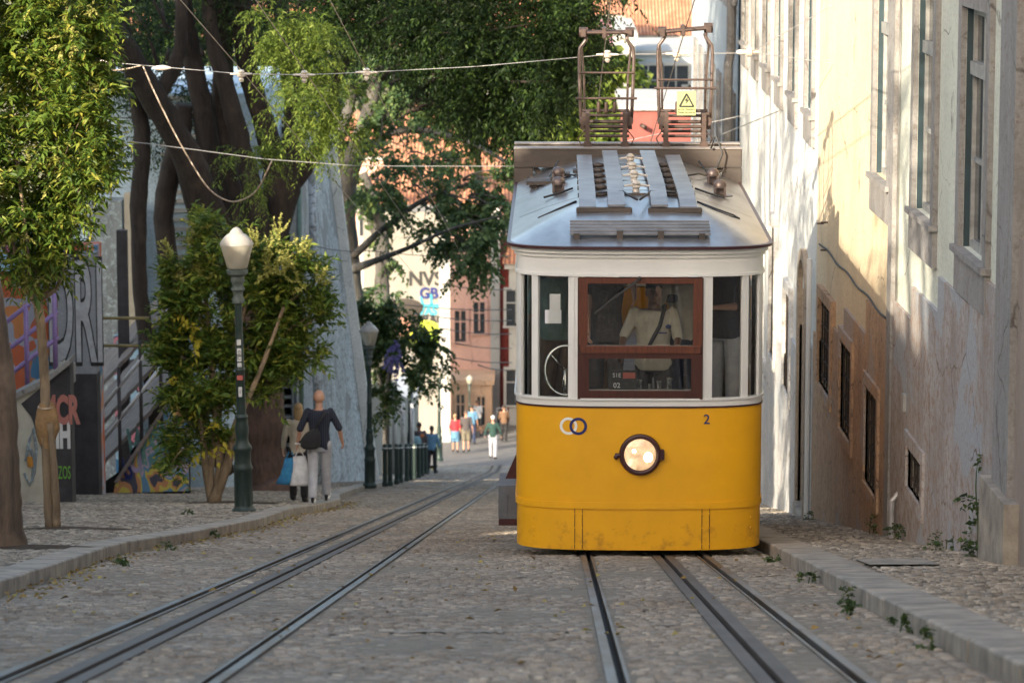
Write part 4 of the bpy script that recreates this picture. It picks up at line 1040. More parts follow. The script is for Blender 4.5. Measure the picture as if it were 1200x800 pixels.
# ================================================================== OVERHEAD WIRES
def wire(name, pts, r, m, label, cat, group=None, sag=0.0, n=14):
    mb = MB(); out = []
    if name == 'tie_rope': pts = [Vector(q) for q in curve([tuple(p) for p in pts], 5)]; n = 2
    for a, b in zip(pts, pts[1:]):
        a = Vector(a); b = Vector(b)
        for k in range(n+1): t = k/n; q = a.lerp(b, t); q.z -= sag*4*t*(1-t); out.append(q)
    mb.tube(out, r, 6); return tag(mb.build(name, m, None, True), label, cat, group)
for x, lb in ((.56, 'contact wire over the left collector of the yellow tram'), (1.47, 'contact wire over the right collector of the yellow tram'), (-2.43, 'rightmost of three contact wires over the free left track'), (-3.22, 'middle of three contact wires over the free left track'), (-4.02, 'leftmost of three contact wires, slanting in front of the big tree')):
    dzx = 0 if x > 0 else -.10
    pts = [(x, y, 5.98+.02-.18*y+dzx) for y in (12, 42, 75, 110)] 
    wire('contact_wire', pts, .0068, M['wire'], lb, 'wire', 'tram contact wires', .02)
YC = 42.0
def cw(px, py): return at(px, py, YC)
CWP = [(100, 68), (168, 74), (283, 84), (357, 85), (430, 82), (560, 75), (680, 64), (712, 61), (793, 60), (878, 59)]
wire('span_wire', [cw(*q) for q in CWP], .0056, M['grey_wire'], 'long span wire crossing the whole street above the tram', 'wire')
wr = xw(YC)
wire('anchor_wire', [cw(880, 58), Vector((wr, 41.2, Z(3, 41.2)))], .0056, M['grey_wire'], 'upper anchor wire from the white insulator to the right wall', 'wire', 'wall anchor wires')
wire('anchor_wire', [cw(880, 58), Vector((wr, 41.2, Z(71, 41.2)))], .0056, M['grey_wire'], 'lower anchor wire from the white insulator to the right wall', 'wire', 'wall anchor wires')
ins_names = {283: 'porcelain insulator on the span wire before the big tree trunks', 357: 'porcelain insulator on the span wire, second of the left three', 430: 'porcelain insulator on the span wire, third of the left three', 712: 'small insulator on the span wire behind the left collector', 793: 'porcelain insulator on the span wire inside the right collector frame'}
for px, py in ((283, 84), (357, 85), (430, 82), (712, 61), (793, 60)):
    q = cw(px, py); mb = MB()
    mb.lathe([(.02,-.10), (.035,-.07), (.022,-.05), (.050,-.03), (.05,0), (.03,.015), (.045,.03), (.035,.05), (.01,.055)], (0,0,0), 14)
    mb.tube([(-.14,0,0), (-.06,0,0), (.06,0,0), (.14,0,0)], [.012,.018,.018,.012], 8)
    o = mb.build('insulator', M['porcelain'], None, 50); o.location = q; tag(o, ins_names[px], 'insulator', 'span wire insulators')
q = cw(878, 58); mb = MB(); mb.lathe([(.02,-.16), (.032,-.13), (.028,-.04), (.055,-.03), (.06,.0), (.055,.03), (.028,.04), (.03,.12), (.012,.14)], (0,0,0), 14, Matrix.Rotation(R(90), 4, 'Y')); o = mb.build('insulator', M['porcelain'], None, 50); o.location = q; tag(o, 'long white strain insulator where the span wire splits to the right wall', 'insulator')
for px, py, lb in ((126, 70, 'strain insulator at the left end of the span wire beside the leafy crown'), (190, 77, 'slim strain insulator on the span wire in front of the slanting limb')):
    q = cw(px, py); mb = MB(); mb.lathe([(.01,-.12), (.03,-.05), (.035,0), (.03,.05), (.01,.12)], (0,0,0), 12, Matrix.Rotation(R(90), 4, 'Y')); o = mb.build('insulator', M['porcelain'], None, 50); o.location = q; tag(o, lb, 'insulator')
wire('tie_rope', [cw(98, 66), cw(108, 76), cw(130, 80), cw(150, 78), cw(166, 74)], .012, M['wire'], 'frayed rope hanging from the left end of the span wire', 'rope')
wire('tie_rope', [cw(168, 75), cw(183, 110), cw(210, 165), cw(240, 215), cw(262, 232), cw(280, 233), cw(300, 220), cw(318, 186)], .012, M['wire'], 'slack rope drooping across the dark trunks', 'rope', None, 0, 4)
Y2 = 56.0
wire('span_wire', [at(148, 163, Y2), at(220, 172, Y2), at(310, 184, Y2), at(420, 192, Y2), at(600, 192, Y2), at(880, 130, Y2)], .0065, M['grey_wire'], 'second span wire lower in the picture, in front of the dark trunks', 'wire')
wire('telephone_cable', [at(240, 280, 70), at(345, 280, 70), at(430, 292, 90), at(600, 298, 110)], .012, M['black'], 'thin dark cable strung from the slatted tower to the far houses', 'cable', 'dark street cables', .1)
for k, (py, px0) in enumerate(((338, 520), (362, 470), (375, 500), (391, 520), (408, 533), (425, 530), (434, 560))):
    wire('telephone_cable', [at(px0, py-6, 118), at(600, py, 124)], .02, M['black'], 'dark cable ' + ['just under the hanging foliage', 'in front of the painted portrait', 'beside the crown graffiti', 'level with the pink house window row', 'over the top of the peach house', 'low over the peach house', 'lowest of all before the peach house'][k], 'cable', 'dark street cables', .08)
wire('telephone_cable', [at(845, 155, 56), Vector((3.33, 50, Z(126, 50)))], .009, M['grey_wire'], 'pale tie wire from behind the roof beam up to the white house', 'cable')

# ================================================================== STREET LAMPS
def lamp(x, y, h, label, stick=False, leanx=0.0):
    root = empty('street_lamp', (x, y, gz(y)+KH+.005), 0, label, 'street lamp', 'iron street lamps along the left pavement')
    s = h/4.0; root.scale = (s, s, s); root.rotation_euler = (0, leanx, 0)
    mb = MB(); mb.lathe([(.17,-.05), (.17,.04), (.145,.06), (.125,.10), (.118,.58), (.135,.60), (.14,.64), (.125,.67), (.118,.72), (.118,.86), (.14,.90), (.13,.94), (.10,.98), (.085,1.05), (.095,1.12), (.10,1.2), (.085,1.28), (.082,1.34), (.095,1.36), (.072,1.40)], n=20)
    for k in range(8):
        a = 2*PI*k/8; mb.bar((.12*math.cos(a), .12*math.sin(a), .10), (.116*math.cos(a), .116*math.sin(a), .58), .022, .022, (math.cos(a), math.sin(a), 0))
    mb.build('base', M['lamp_green'], root, 45)
    mb = MB(); mb.lathe([(.068,1.40), (.060,2.0), (.075,2.03), (.06,2.06), (.052,2.62), (.05,2.95)], n=14); ps = mb.build('post', M['lamp_green'], root, 45)
    if stick:
        for z, hh, ww, m in ((2.28, .055, .03, M['sticker']), (2.20, .05, .03, M['sticker']), (1.92, .035, .04, M['sticker_red']), (1.72, .07, .025, M['sticker']), (2.42, .04, .03, M['sticker']), (2.10, .03, .03, M['sticker'])):
            b = MB(); b.box(-ww, ww, -.074, -.058, z-hh, z+hh, bev=.004); b.build('sticker', m, ps)
        for z, ch in ((2.28, '0'), (2.20, 'C'), (1.72, '1')): text(ch, .07, (0, -.076, z), (R(90), 0, 0), M['black_ink'], ps, 'sticker_lettering', .001)
    mb = MB(); mb.lathe([(.05,2.95), (.085,2.97), (.09,3.02), (.065,3.06), (.07,3.12), (.10,3.16), (.075,3.21), (.085,3.25), (.10,3.28), (.09,3.34), (.145,3.38), (.15,3.43), (.12,3.45)], n=20); mb.build('collar', M['lamp_grey'], root, 45)
    mb = MB(); mb.lathe([(.125,3.45), (.145,3.47), (.205,3.70), (.228,3.77), (.225,3.79)], n=24); ln = mb.build('lantern', M['frosted'], root, 50)
    mb = MB(); mb.lathe([(.236,3.785), (.236,3.80), (.222,3.83), (.18,3.885), (.13,3.93), (.10,3.945), (.075,3.985), (.05,4.01), (.015,4.03)], n=24); mb.build('cap', M['frosted_cap'], ln, 50)
    return root
lamp(-4.42, 46, 4.0, 'nearest street lamp with frosted lantern and stickers on its green post', True, R(-.9))
lamp(X(431, 74), 74, 3.72, 'street lamp beside the peeling white wall and the bollards')
l3 = lamp(X(479, 100), 100, 3.72, 'street lamp with a round sign seen from behind on its post')
mb = MB(); mb.lathe([(.02,-.01), (.40,-.01), (.40,.01), (.02,.01)], (0, .09, 2.75), 28, Matrix.Rotation(R(90), 4, 'X'))
rs = mb.build('round_road_sign', simple('sign_back_grey', (.22,.26,.34,1), (.16,.2,.26,1), .5), None, 50); rs.location = l3.location; tag(rs, 'round road sign seen from its grey back on the lamp post', 'road sign')
mb = MB(); mb.box(.08, .2, .06, .07, 2.62, 2.74); b = mb.build('sticker', M['sign_yellow'], rs)
lamp(X(514, 132), 132, 3.9, 'street lamp with yellowish lantern at the white house corner')
lamp(X(550, 143), 143, 2.7, 'farthest street lamp, in front of the peach coloured house')
# bollards
bol = empty('bollard', (X(449, 77), 77, gz(77)+KH), 0, 'dark green bollard nearest the second street lamp', 'bollard', 'dark green bollards along the kerb')
mb = MB(); mb.lathe([(.07,-.05), (.07,.05), (.055,.06), (.055,.80), (.07,.81), (.07,.84), (.055,.86), (.055,.93), (.03,.96)], n=14); mb.build('post', M['lamp_green'], bol, 45)
mb = MB(); mb.lathe([(.058,.84), (.060,.845), (.060,.87), (.058,.875)], n=14); mb.build('band', M['sticker'], bol, 45)
bl = [(455, 78), (463, 81), (468, 84), (475, 87), (479.5, 90), (484.5, 93), (489.5, 96), (493.5, 101), (498, 107)]
ordn = ['second', 'third', 'fourth', 'fifth', 'sixth', 'seventh', 'eighth', 'ninth', 'farthest']
for (px, y), o_ in zip(bl, ordn): copy_tree(bol, None, (X(px, y), y, gz(y)+KH), ('%s dark green bollard counted from the second street lamp' % o_) if o_ != 'farthest' else 'farthest dark green bollard, nearest the couple in dark and blue jackets')

# ================================================================== LEFT SIDE: walls, ramp, slatted tower, buttress
def zg(y): return gz(y)+KH
# low panel wall by the pavement
r_ = empty('painted_board_wall', (-9.2, 53, zg(53)), 0, 'low black board wall with white and red graffiti beside the thin tree', 'wall'); o = r_.location
mb = MB(o); mb.prism([(-9.6, zg(53)-.2), (X(46,53), zg(53)-.2), (X(46,53), Z(452,53)), (-9.6, Z(500,53))], 53, 53.12); p1 = mb.build('cream_panel', M['panel_cream'], r_)
mb = MB(o); mb.prism([(X(46,53)+.002, zg(53)-.5), (X(75,53), zg(53)-.5), (X(75,53), Z(428,53)), (X(46,53)+.002, Z(452,53))], 53, 53.4); p2 = mb.build('black_panel', M['black_panel'], r_)
mb = MB(o); mb.prism([(X(16, 53), Z(476, 53)), (X(28,53), Z(492, 53)), (X(38,53), Z(525, 53)), (X(46,53), Z(560, 53)), (X(46, 53), Z(452, 53))], 52.985, 52.997); mb.build('black_border', M['black_panel'], p1)
mb = MB(o); mb.prism([(-9.6, Z(500,53)+.003), (X(46,53), Z(452,53)+.003), (X(76,53), Z(428,53)+.003), (X(76,53), Z(421,53)), (X(46,53), Z(445,53)), (-9.6, Z(493,53))], 52.9, 53.5); mb.build('coping', M['stone_trim'], r_)
mb = MB(o)
for pts in (((20,545),(25,520),(30,505),(33,530),(30,560),(24,575),(18,560)), ((26,530),(30,545),(27,570))):
    mb.tube([at(a, b, 52.985) for a, b in pts], .025, 6)
mb.build('painted_swirl', M['mottled'], p1)
mb = MB(o); mb.tube([at(25, 540, 52.98), at(26, 552, 52.98)], .05, 8); mb.build('orange_paint', simple('orange_paint', (.5,.22,.03,1), None, .7), p1)
text('MCR', .62, at(63, 485, 52.975)-o, (R(90), 0, 0), simple('salmon_paint', (.42,.16,.13,1), None, .7), p2, 'graffiti', .004, .03, sx=.45); text('IIH', .6, at(63, 515, 52.985)-o, (R(90), 0, 0), M['sticker'], p2, 'graffiti', .004, .03, sx=.42)
text('ZOS', .3, at(66, 560, 52.98)-o, (R(90), 0, 0), simple('acid_green_paint', (.16,.42,.05,1), None, .7), p2, 'graffiti', .004, .0, sx=.35)
# stair with purple railing
r_ = empty('side_stair', (-10, 57, zg(57)), 0, 'concrete side stair with purple painted railing at the left edge', 'stair'); o = r_.location
mb = MB(o); Y_ = 57.0; a = at(-60, 520, Y_); b = at(68, 424, Y_)
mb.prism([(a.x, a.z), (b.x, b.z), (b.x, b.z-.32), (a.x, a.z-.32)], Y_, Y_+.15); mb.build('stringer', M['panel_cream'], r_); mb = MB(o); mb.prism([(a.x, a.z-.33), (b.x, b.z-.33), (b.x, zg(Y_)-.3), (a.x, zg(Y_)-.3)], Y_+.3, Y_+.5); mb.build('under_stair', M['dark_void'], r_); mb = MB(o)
for k in range(9):
    t = k/9; q = a.lerp(b, t); mb.box(q.x, q.x+.32, Y_+.16, Y_+.6, q.z-.3, q.z+.04)
mb.build('steps', M['stone_trim'], r_)
mb = MB(o)
for px in (-20, 24, 58): q0 = at(px, 478-(px)*.75, Y_); mb.tube([q0, q0+Vector((0,0,1.5))], .045, 8)
for dz in (1.45, .95, .5):
    q0 = at(-40, 508, Y_)+Vector((0,0,dz)); q1 = at(62, 430, Y_)+Vector((0,0,dz)); mb.tube([q0, q1], .04, 8)
mb.build('railing', M['purple'], r_, True)
# tall graffiti walls behind
r_ = empty('graffiti_wall', (-10, 60, zg(60)), 0, 'tall grey wall with big silver graffiti letters behind the thin tree', 'wall'); o = r_.location
mb = MB(o); mb.box(X(-40, 60), X(106, 60), 60.5, 61, zg(60)-.4, Z(290, 60)); gwl = mb.build('wall', M['graf_orange'], r_)
mb = MB(o); mb.box(X(62, 60), X(107, 60), 60.0, 60.45, Z(440, 60), Z(296, 60)); gwp = mb.build('graffiti_panel', plaster('grey_painted_wall', (.24,.25,.27,1), (.12,.12,.13,1), (.4,.4,.42,1), .6), r_); mb = MB(o); mb.box(X(62, 60), X(107, 60), 60.0, 60.45, zg(60)-.4, Z(440, 60)-.003); mb.build('black_lower_panel', M['black_panel'], r_)
text('DRI', 2.6, at(83, 372, 59.98)-o, (R(90), 0, 0), simple('silver_paint', (.40,.41,.43,1), (.28,.28,.30,1), .5), gwp, 'graffiti', .006, .05, sx=.25)
text('DRI', 2.6, at(83, 372, 59.995)-o, (R(90), 0, 0), M['black_ink'], gwp, 'graffiti', .004, .12, sx=.25)
mb = MB(o); mb.box(X(-40, 60), X(62, 60)-.003, 60.1, 60.4, Z(318, 60), Z(255, 60)); mb.build('blue_panel', M['graf_blue'], r_)
r_ = empty('mural_building', (-8.5, 70, zg(70)), 0, 'pale blue rendered building with mottled dark corner behind the trunks', 'building'); o = r_.location
mb = MB(o); mb.box(X(95, 70), X(137, 70), 70.4, 78, zg(78)-.4, Z(236, 70)); mb.build('mottled_wall', M['mottled'], r_)
mb = MB(o); mb.box(X(143, 70), X(156, 70), 70.0, 70.38, zg(70)-.2, Z(225, 70)); mb.build('cream_pillar', M['cream_post'], r_)
mb = MB(o); mb.box(X(60, 70), X(300, 70), 71.2, 80, zg(80)-.4, Z(112, 70)); mb.build('wall', M['blue_wall'], r_)
mb = MB(o); mb.box(X(128, 70), X(157, 70), 69.97, 70.39, zg(70)-.1, Z(395, 70)); mb.build('graffiti_panel', M['graf_blue'], r_)
mb = MB(o)
for k in range(26):
    py = 112+k*11; q = at(186, py, 71.2); mb.box(X(186, 71.1), X(240, 71.1), 71.13, 71.19, q.z-.05, q.z+.03)
mb.build('siding', M['louvre'], r_)
mb = MB(); mb.box(X(133, 66), X(145, 66), 66, 66.2, zg(66)-.1, Z(269, 66)); ps_ = mb.build('black_post', M['black_panel'])
for v in ps_.data.vertices: pass
tag(ps_, 'tall square black post beside the cream pillar at the ramp top', 'post')
# stepped wooden deck with handrails and painted side panel
r_ = empty('wooden_ramp', (-8, 62, zg(62)), 0, 'stepped wooden ramp with steel handrails and graffiti covered side panel', 'ramp'); o = r_.location
def A(px, py, y=62): return at(px, py, y)
poly = [(125, 583), (127, 573), (146, 540), (170, 506), (196, 470), (215, 446), (215, 580)]
mb = MB(o); mb.prism([(A(*q).x, A(*q).z) for q in poly], 61.9, 61.98); sp = mb.build('side_panel', M['graf_multi'], r_)
for tx_, px, py, s_, m_ in (('AS', 139, 556, .55, M['navy_ink']), ('WSRO', 178, 530, .95, simple('teal_paint', (.10,.22,.2,1), None, .7)), ('O', 152, 545, .7, simple('lilac_paint', (.34,.28,.42,1), None, .7))):
    text(tx_, s_, A(px, py, 61.88)-o, (R(90), 0, 0), m_, sp, 'graffiti', .004, .02, sx=.42)
mb = MB(o); 
for k in range(6):
    t0 = k/6; px0 = 78+t0*112; py0 = 560-t0*122
    for j, (y0_, y1_) in enumerate(((62, 63.6), (63.7, 65.4), (65.5, 67.5))):
        q0 = A(px0, py0); q1 = A(px0+19, py0-19); dz_ = .42*j
        rs_ = .50; dz_ = .62*j-.35; mb.add([(q0.x-.1*j, y0_, q0.z+dz_), (q1.x-.1*j, y0_, q1.z+dz_), (q1.x-.1*j, y1_, q1.z+dz_+rs_), (q0.x-.1*j, y1_, q0.z+dz_+rs_), (q0.x-.1*j, y0_, q0.z+dz_-.1), (q1.x-.1*j, y0_, q1.z+dz_-.1), (q1.x-.1*j, y1_, q1.z+dz_-.1+rs_), (q0.x-.1*j, y1_, q0.z+dz_-.1+rs_)], [(0,1,2,3), (7,6,5,4), (0,4,5,1), (1,5,6,2), (2,6,7,3), (3,7,4,0)])
mb.build('deck', M['plank'], r_)
mb = MB(o); a_, b_ = A(128, 570, 61.9), A(215, 440, 61.9); mb.bar(a_, b_, .30, .07, (0,0,1)); mb.build('side_beam', M['plank'], r_)
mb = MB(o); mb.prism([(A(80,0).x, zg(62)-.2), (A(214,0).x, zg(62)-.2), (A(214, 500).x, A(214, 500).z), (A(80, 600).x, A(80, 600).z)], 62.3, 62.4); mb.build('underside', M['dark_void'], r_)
mb = MB(o)
for q0, q1 in (((108, 487), (192, 382)), ((108, 527), (192, 420)), ((66, 520), (112, 465))): mb.tube([A(*q0, 61.8), A(*q1, 61.8)], .035, 8)
mb.build('handrail', M['galv'], r_, True)
for px, y0_, y1_ in ((108, 440, 585), (133, 432, 560), (159, 400, 520), (183, 385, 500)):
    mb = MB(o); mb.tube([A(px, y0_, 61.8), A(px, y1_, 61.8)], .035, 8); mb.build('railing_post', M['black_panel'], r_, True)
mb = MB(o); mb.tube([A(106, 373, 61.8), A(170, 373, 61.8)], .03, 8); mb.tube([A(106, 406, 61.8), A(180, 406, 61.8)], .03, 8); mb.tube([A(107, 340, 61.8), A(107, 440, 61.8)], .03, 8); mb.build('scaffold_rail', simple('yellowed_tube', (.25,.2,.06,1), (.12,.1,.06,1), .5), r_, True)
# slatted stair tower behind the big tree
Yt = 76.0
r_ = empty('slatted_tower', (X(320, Yt), Yt, zg(Yt)), 0, 'tall dark stair tower with pale horizontal slats behind the reddish trunk', 'tower'); o = r_.location
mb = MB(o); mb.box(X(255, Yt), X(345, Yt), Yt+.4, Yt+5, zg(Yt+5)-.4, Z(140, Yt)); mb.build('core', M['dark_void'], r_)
mb = MB(o); py = 145
while py < 575: q = at(300, py, Yt); mb.bar((X(250, Yt), Yt+.05+random.uniform(0,.05), q.z), (X(341, Yt), Yt+.05, q.z+random.uniform(-.02, .02)), .22, .05); py += 11.5
mb.build('slats', M['louvre'], r_)
mb = MB(o); mb.box(X(339, Yt), X(347, Yt), Yt-.1, Yt+.1, zg(Yt)-.2, Z(150, Yt)); mb.build('corner_post', M['louvre'], r_)
mb = MB(o); mb.tube([(X(350, Yt), Yt-.05, zg(Yt)), (X(350, Yt), Yt-.05, Z(150, Yt))], .06, 8); mb.build('drainpipe', simple('green_pipe', (.16,.24,.2,1), None, .6), r_, True)
# peeling white buttress wall
def frust(mb, b, t):     # 4 bottom points, 4 top points
    mb.add(b+t, [(3,2,1,0), (4,5,6,7)] + [(i, (i+1) % 4, (i+1) % 4+4, i+4) for i in range(4)])
r_ = empty('buttress_wall', (X(400, 78), 76, zg(76)), 0, 'battered white wall with peeling grey patches behind the walking man', 'wall'); o = r_.location
mb = MB(o); zb0 = zg(90)-.5; zt0 = Z(150, 78)
a = [(X(342, 75), 75, zb0), (X(441, 84), 84, zb0), (X(441, 84)-.5, 90, zb0), (X(342, 75)-2, 84, zb0)]
b = [(X(347, 76), 76.2, zt0), (X(378, 84.6), 84.6, zt0), (X(378, 84.6)-.4, 90, zt0), (X(347, 76)-2, 84, zt0)]
# subdivide for a slightly wavy face
nn = 10; vs_ = []; fs = []; mgrid = 12
for j in range(nn+1):
    for i in range(mgrid+1):
        lo = Vector(a[0]).lerp(Vector(a[1]), i/mgrid); hi = Vector(b[0]).lerp(Vector(b[1]), i/mgrid); q = lo.lerp(hi, j/nn); q.y += .12*math.sin(i*1.7+j*.6)
        vs_.append(q)
for j in range(nn):
    for i in range(mgrid): k = j*(mgrid+1)+i; fs.append((k, k+1, k+mgrid+2, k+mgrid+1))
mb.add(vs_, fs)
mb.add([Vector(a[1]), Vector(a[2]), Vector(b[2]), Vector(b[1])], [(0,1,2,3)]); mb.add([Vector(a[0]), Vector(a[3]), Vector(b[3]), Vector(b[0])], [(0,1,2,3)]); mb.add([Vector(q) for q in b], [(0,1,2,3)])
mb.build('wall', M['buttress'], r_)
mb = MB(o); mb.tube([Vector((X(372, 76)+.0, 75.9+.0, zb0+1)), Vector((X(366, 77), 76.6, Z(180, 77)))], .09, 8); mb.build('pipe', M['buttress'], r_, True)
mb = MB(o)
for k in range(9):
    t = k/9; q0 = Vector(a[1]).lerp(Vector(b[1]), t*.95+.02) ; q1 = q0+Vector((-.35, -.15, -.35)); mb.bar(q0+Vector((0,-.08,0)), q1+Vector((0,-.10,0)), .06, .09)
mb.build('cracks', M['stone_trim'], r_)
# white edge of the buttress
mb = MB(o); mb.bar(Vector(a[1])+Vector((.05,-.1,0)), Vector(b[1])+Vector((.05,-.1,0)), .35, .2, (0,1,0)); mb.build('edge_quoin', M['whitewash'], r_)
# stone garden wall with pole fence, lower left of the far street
r_ = empty('garden_wall', (-6.5, 98, zg(98)), 0, 'old stone garden wall under the creepers behind the bollards', 'wall'); o = r_.location
mb = MB(o); mb.add([(-5.6, 92, zg(92)-1), (-5.35, 126, zg(126)-.5), (-5.35, 126, zg(126)+3.4), (-5.6, 92, zg(92)+2.6), (-7, 92, zg(92)-1), (-7, 126, zg(126)-.5), (-7, 126, zg(126)+3.4), (-7, 92, zg(92)+2.6)], [(0,1,2,3), (7,6,5,4), (0,3,7,4), (1,5,6,2), (3,2,6,7)]); mb.build('wall', M['far_stone'], r_)
mb = MB(o)
for px in (461, 471, 482): mb.tube([at(px, 475, 95), at(px-1, 560, 95)], .06, 8)
mb.build('fence_pipes', M['galv'], r_, True)

# ================================================================== FAR HOUSES
def house(label, x0, x1, y, dep, z0, z1, wm, windows=(), roof=None, rh=1.6, wsize=(.9, 1.5), shutter=M['grey_paint'], rz=0, trim=M['far_white']):
    root = empty('house', ((x0+x1)/2, y, z0), rz, label, 'house'); hw = (x1-x0)/2
    mb = MB(); mb.box(-hw, hw, 0, dep, -1.5, z1-z0); wl = mb.build('wall', wm, root)
    for (fx, fz) in windows:
        wx = -hw+fx*(x1-x0); wz = fz; a, b = wsize
        mb = MB(); mb.box(wx-a/2-.12, wx-a/2, -.08, 0, wz-.12, wz+b+.12); mb.box(wx+a/2, wx+a/2+.12, -.08, 0, wz-.12, wz+b+.12); mb.box(wx-a/2, wx+a/2, -.08, 0, wz+b, wz+b+.12); mb.box(wx-a/2-.16, wx+a/2+.16, -.13, -.002, wz-.2, wz-.122)
        mb.box(wx-.03, wx+.03, -.05, -.012, wz, wz+b); mb.box(wx-a/2, wx-.031, -.05, -.012, wz+b*.6, wz+b*.6+.05); mb.box(wx+.031, wx+a/2, -.05, -.012, wz+b*.6, wz+b*.6+.05)
        wn = mb.build('window', trim, root); g = MB(); g.box(wx-a/2, wx+a/2, -.010, -.004, wz-.12, wz+b); g.build('pane', M['window_glass'], wn)
    h = z1-z0
    if roof == 'tiles':
        mb = MB(); mb.add([(-hw-.3, -.35, h), (hw+.3, -.35, h), (hw+.3, dep+.3, h), (-hw-.3, dep+.3, h), (-hw*.5, dep*.5, h+rh), (hw*.5, dep*.5, h+rh)], [(3,2,1,0), (0,1,5,4), (1,2,5), (2,3,4,5), (3,0,4)]); mb.build('roof', M['tiles'], root)
        mb = MB(); mb.box(-hw-.2, hw+.2, -.22, -.002, h-.25, h-.02); mb.build('eaves', trim, root)
    elif roof == 'flat':
        mb = MB(); mb.box(-hw-.12, hw+.12, -.12, dep+.1, h, h+.22); mb.build('parapet', trim, root)
    return root
b0 = gz(142)
h = house('old pale masonry house with black and turquoise graffiti and a painted portrait', X(425, 142), X(524, 142), 142, 2.4, gz(142)-.2, Z(246, 142), M['far_stone'])
hw_ = (X(524, 142)-X(425, 142))/2
def hp(px, py, y=142): return Vector((X(px, y)-h.location.x, -.01, Z(py, y)-h.location.z))
mb = MB(); mb.box(hw_-.35, hw_+.12, -.12, .4, -.5, Z(246, 142)-h.location.z); mb.build('quoin', M['far_white'], h)
for tx_, px, py, s_, m_, sh in (('NVSY', 505, 326, .85, M['black_ink'], 1), ('GBF', 506, 343, .65, M['navy_ink'], 1), ('WASTE', 505, 364, .5, simple('turquoise_paint', (.05,.36,.46,1), None, .7), 1), ('BRAG', 504, 374, .5, M['black_ink'], 1)):
    text(tx_, s_, hp(px, py)+Vector((0,-.02,0)), (R(90), 0, R(0)), m_, h, 'graffiti', .01, .02, sx=.95)
mb = MB(); q = hp(505, 353)
for dx in (-.35, 0, .35): mb.bar(q+Vector((dx, -.02, -.15)), q+Vector((dx*1.3, -.02, .35 if dx == 0 else .22)), .10, .03, (0,1,0))
mb.bar(q+Vector((-.4,-.02,-.15)), q+Vector((.4,-.02,-.15)), .12, .03, (0,1,0)); mb.build('crown_graffiti', M['mottled'].copy() if False else simple('turquoise_crown', (.05,.36,.46,1), None, .7), h)
mb = MB(); mb.ell(hp(474, 372)+Vector((0,-.02,0)), (.62, .03, .85), 20, 12); pm = mb.build('portrait_mural', simple('portrait_skin', (.34,.18,.12,1), (.24,.12,.09,1), .8), h)
mb = MB(); mb.ell(hp(474, 360)+Vector((0,-.05,0)), (.78, .03, .42), 20, 12); mb.ell(hp(461, 372)+Vector((0,-.05,0)), (.25, .03, .8), 16, 10); mb.ell(hp(486, 374)+Vector((0,-.05,0)), (.2, .03, .7), 16, 10); mb.build('painted_hair', M['hair'], pm)
mb = MB()
for a, b, rr in ((498, 388, .7), (508, 392, .5), (492, 396, .55)): mb.ell(hp(a, b)+Vector((0,-.03,0)), (rr, .03, rr*.7), 14, 8)
mb.build('yellow_paint', simple('yellow_green_paint', (.52,.46,.04,1), (.2,.42,.04,1), .8, 0, 1.2), pm)
h = house('pink house with white corner trim and tall shuttered windows', X(527, 149), X(583, 149), 149, 9, gz(149)-.1, Z(262, 149), M['far_pink'], [(.22, 3.9), (.62, 4.3), (.25, 7.0), (.64, 7.3)], 'tiles', 1.2, (.5, 1.3), trim=M['far_pink'])
mb = MB(); hw_ = (X(583, 149)-X(527, 149))/2
mb.box(hw_-.3, hw_+.12, -.15, .3, -.4, 9.9); mb.build('corner_trim', M['far_white'], h)
h = house('low peach house front with two dark shuttered windows', X(529, 146), X(576, 146), 146, 2.9, gz(146)-.1, Z(452, 146), M['far_peach'], [(.22, .6), (.74, .5)], 'flat', 1, (.34, 1.15), trim=M['far_peach'])
h = house('narrow dark red house between the pink house and the tram', X(583.5, 149.5), X(602, 149.5), 149.5, 9, gz(150)-.1, Z(300, 149.5), M['far_red'], [], None)
h = house('white house just behind the tram corner at street level', X(597, 148), X(640, 148), 148, 9, gz(150)-.1, Z(300, 150), M['far_white'], [(.2, 1.2), (.2, 4.8)], 'tiles')
h = house('long white house under a broad terracotta roof above the pink house', X(420, 172), X(640, 172), 172, 14, gz(172), Z(236, 172), M['far_white'], [(.1*k+.05, 6.5) for k in range(10)], 'tiles', 3.0)
h = house('large terracotta roofed house higher on the far hill behind the foliage', X(360, 215), X(660, 215), 215, 16, gz(215)-6, Z(180, 215), M['far_pink'], [(.08*k+.05, 9) for k in range(12)], 'tiles', 3.2)
h = house('rose red wall and low tiled shed right behind the collectors', X(733, 100), X(812, 100), 100, 7, Z(200, 100)-2, Z(126, 100), M['far_rose'], [], None)
mb = MB(); mb.box(-1.2, 1.2, -.1, 7, Z(126, 100)-h.location.z, Z(121, 100)-h.location.z); mb.build('parapet', M['far_white'], h)
mb = MB(); q = Vector((X(752, 100)-h.location.x, -.2, Z(143, 100)-h.location.z)); mb.tube([q, q+Vector((.12,-.15,-.05))], .07, 10); mb.build('spout', M['rusty'], h, True)
h = house('white house with a pale blue terrace wall behind the right collector', X(742, 150), X(862, 150), 150, 10, gz(150), Z(62, 150), M['far_grey'], [(.15, Z(118, 150)-gz(150)), (.42, Z(118, 150)-gz(150)), (.62, Z(60, 150)-gz(150)-3.2)], 'flat', 1, (1.1, 1.7))
h = house('bright white gable wall left of the right collector', X(724, 140), X(744, 140), 140, 12, gz(140), Z(42, 140), M['far_white'], [], 'flat')
h = house('sunlit house with big terracotta roof above the right collector', X(735, 190), X(860, 190), 190, 16, gz(190), Z(38, 190), M['far_white'], [(.2, 12), (.5, 12)], 'tiles', 3.6)
h = house('mauve house peeping out left of the white gable', X(700, 180), X(727, 180), 180, 8, gz(180), Z(14, 180), M['far_mauve'], [(.3, 14)], 'tiles', 1.2)
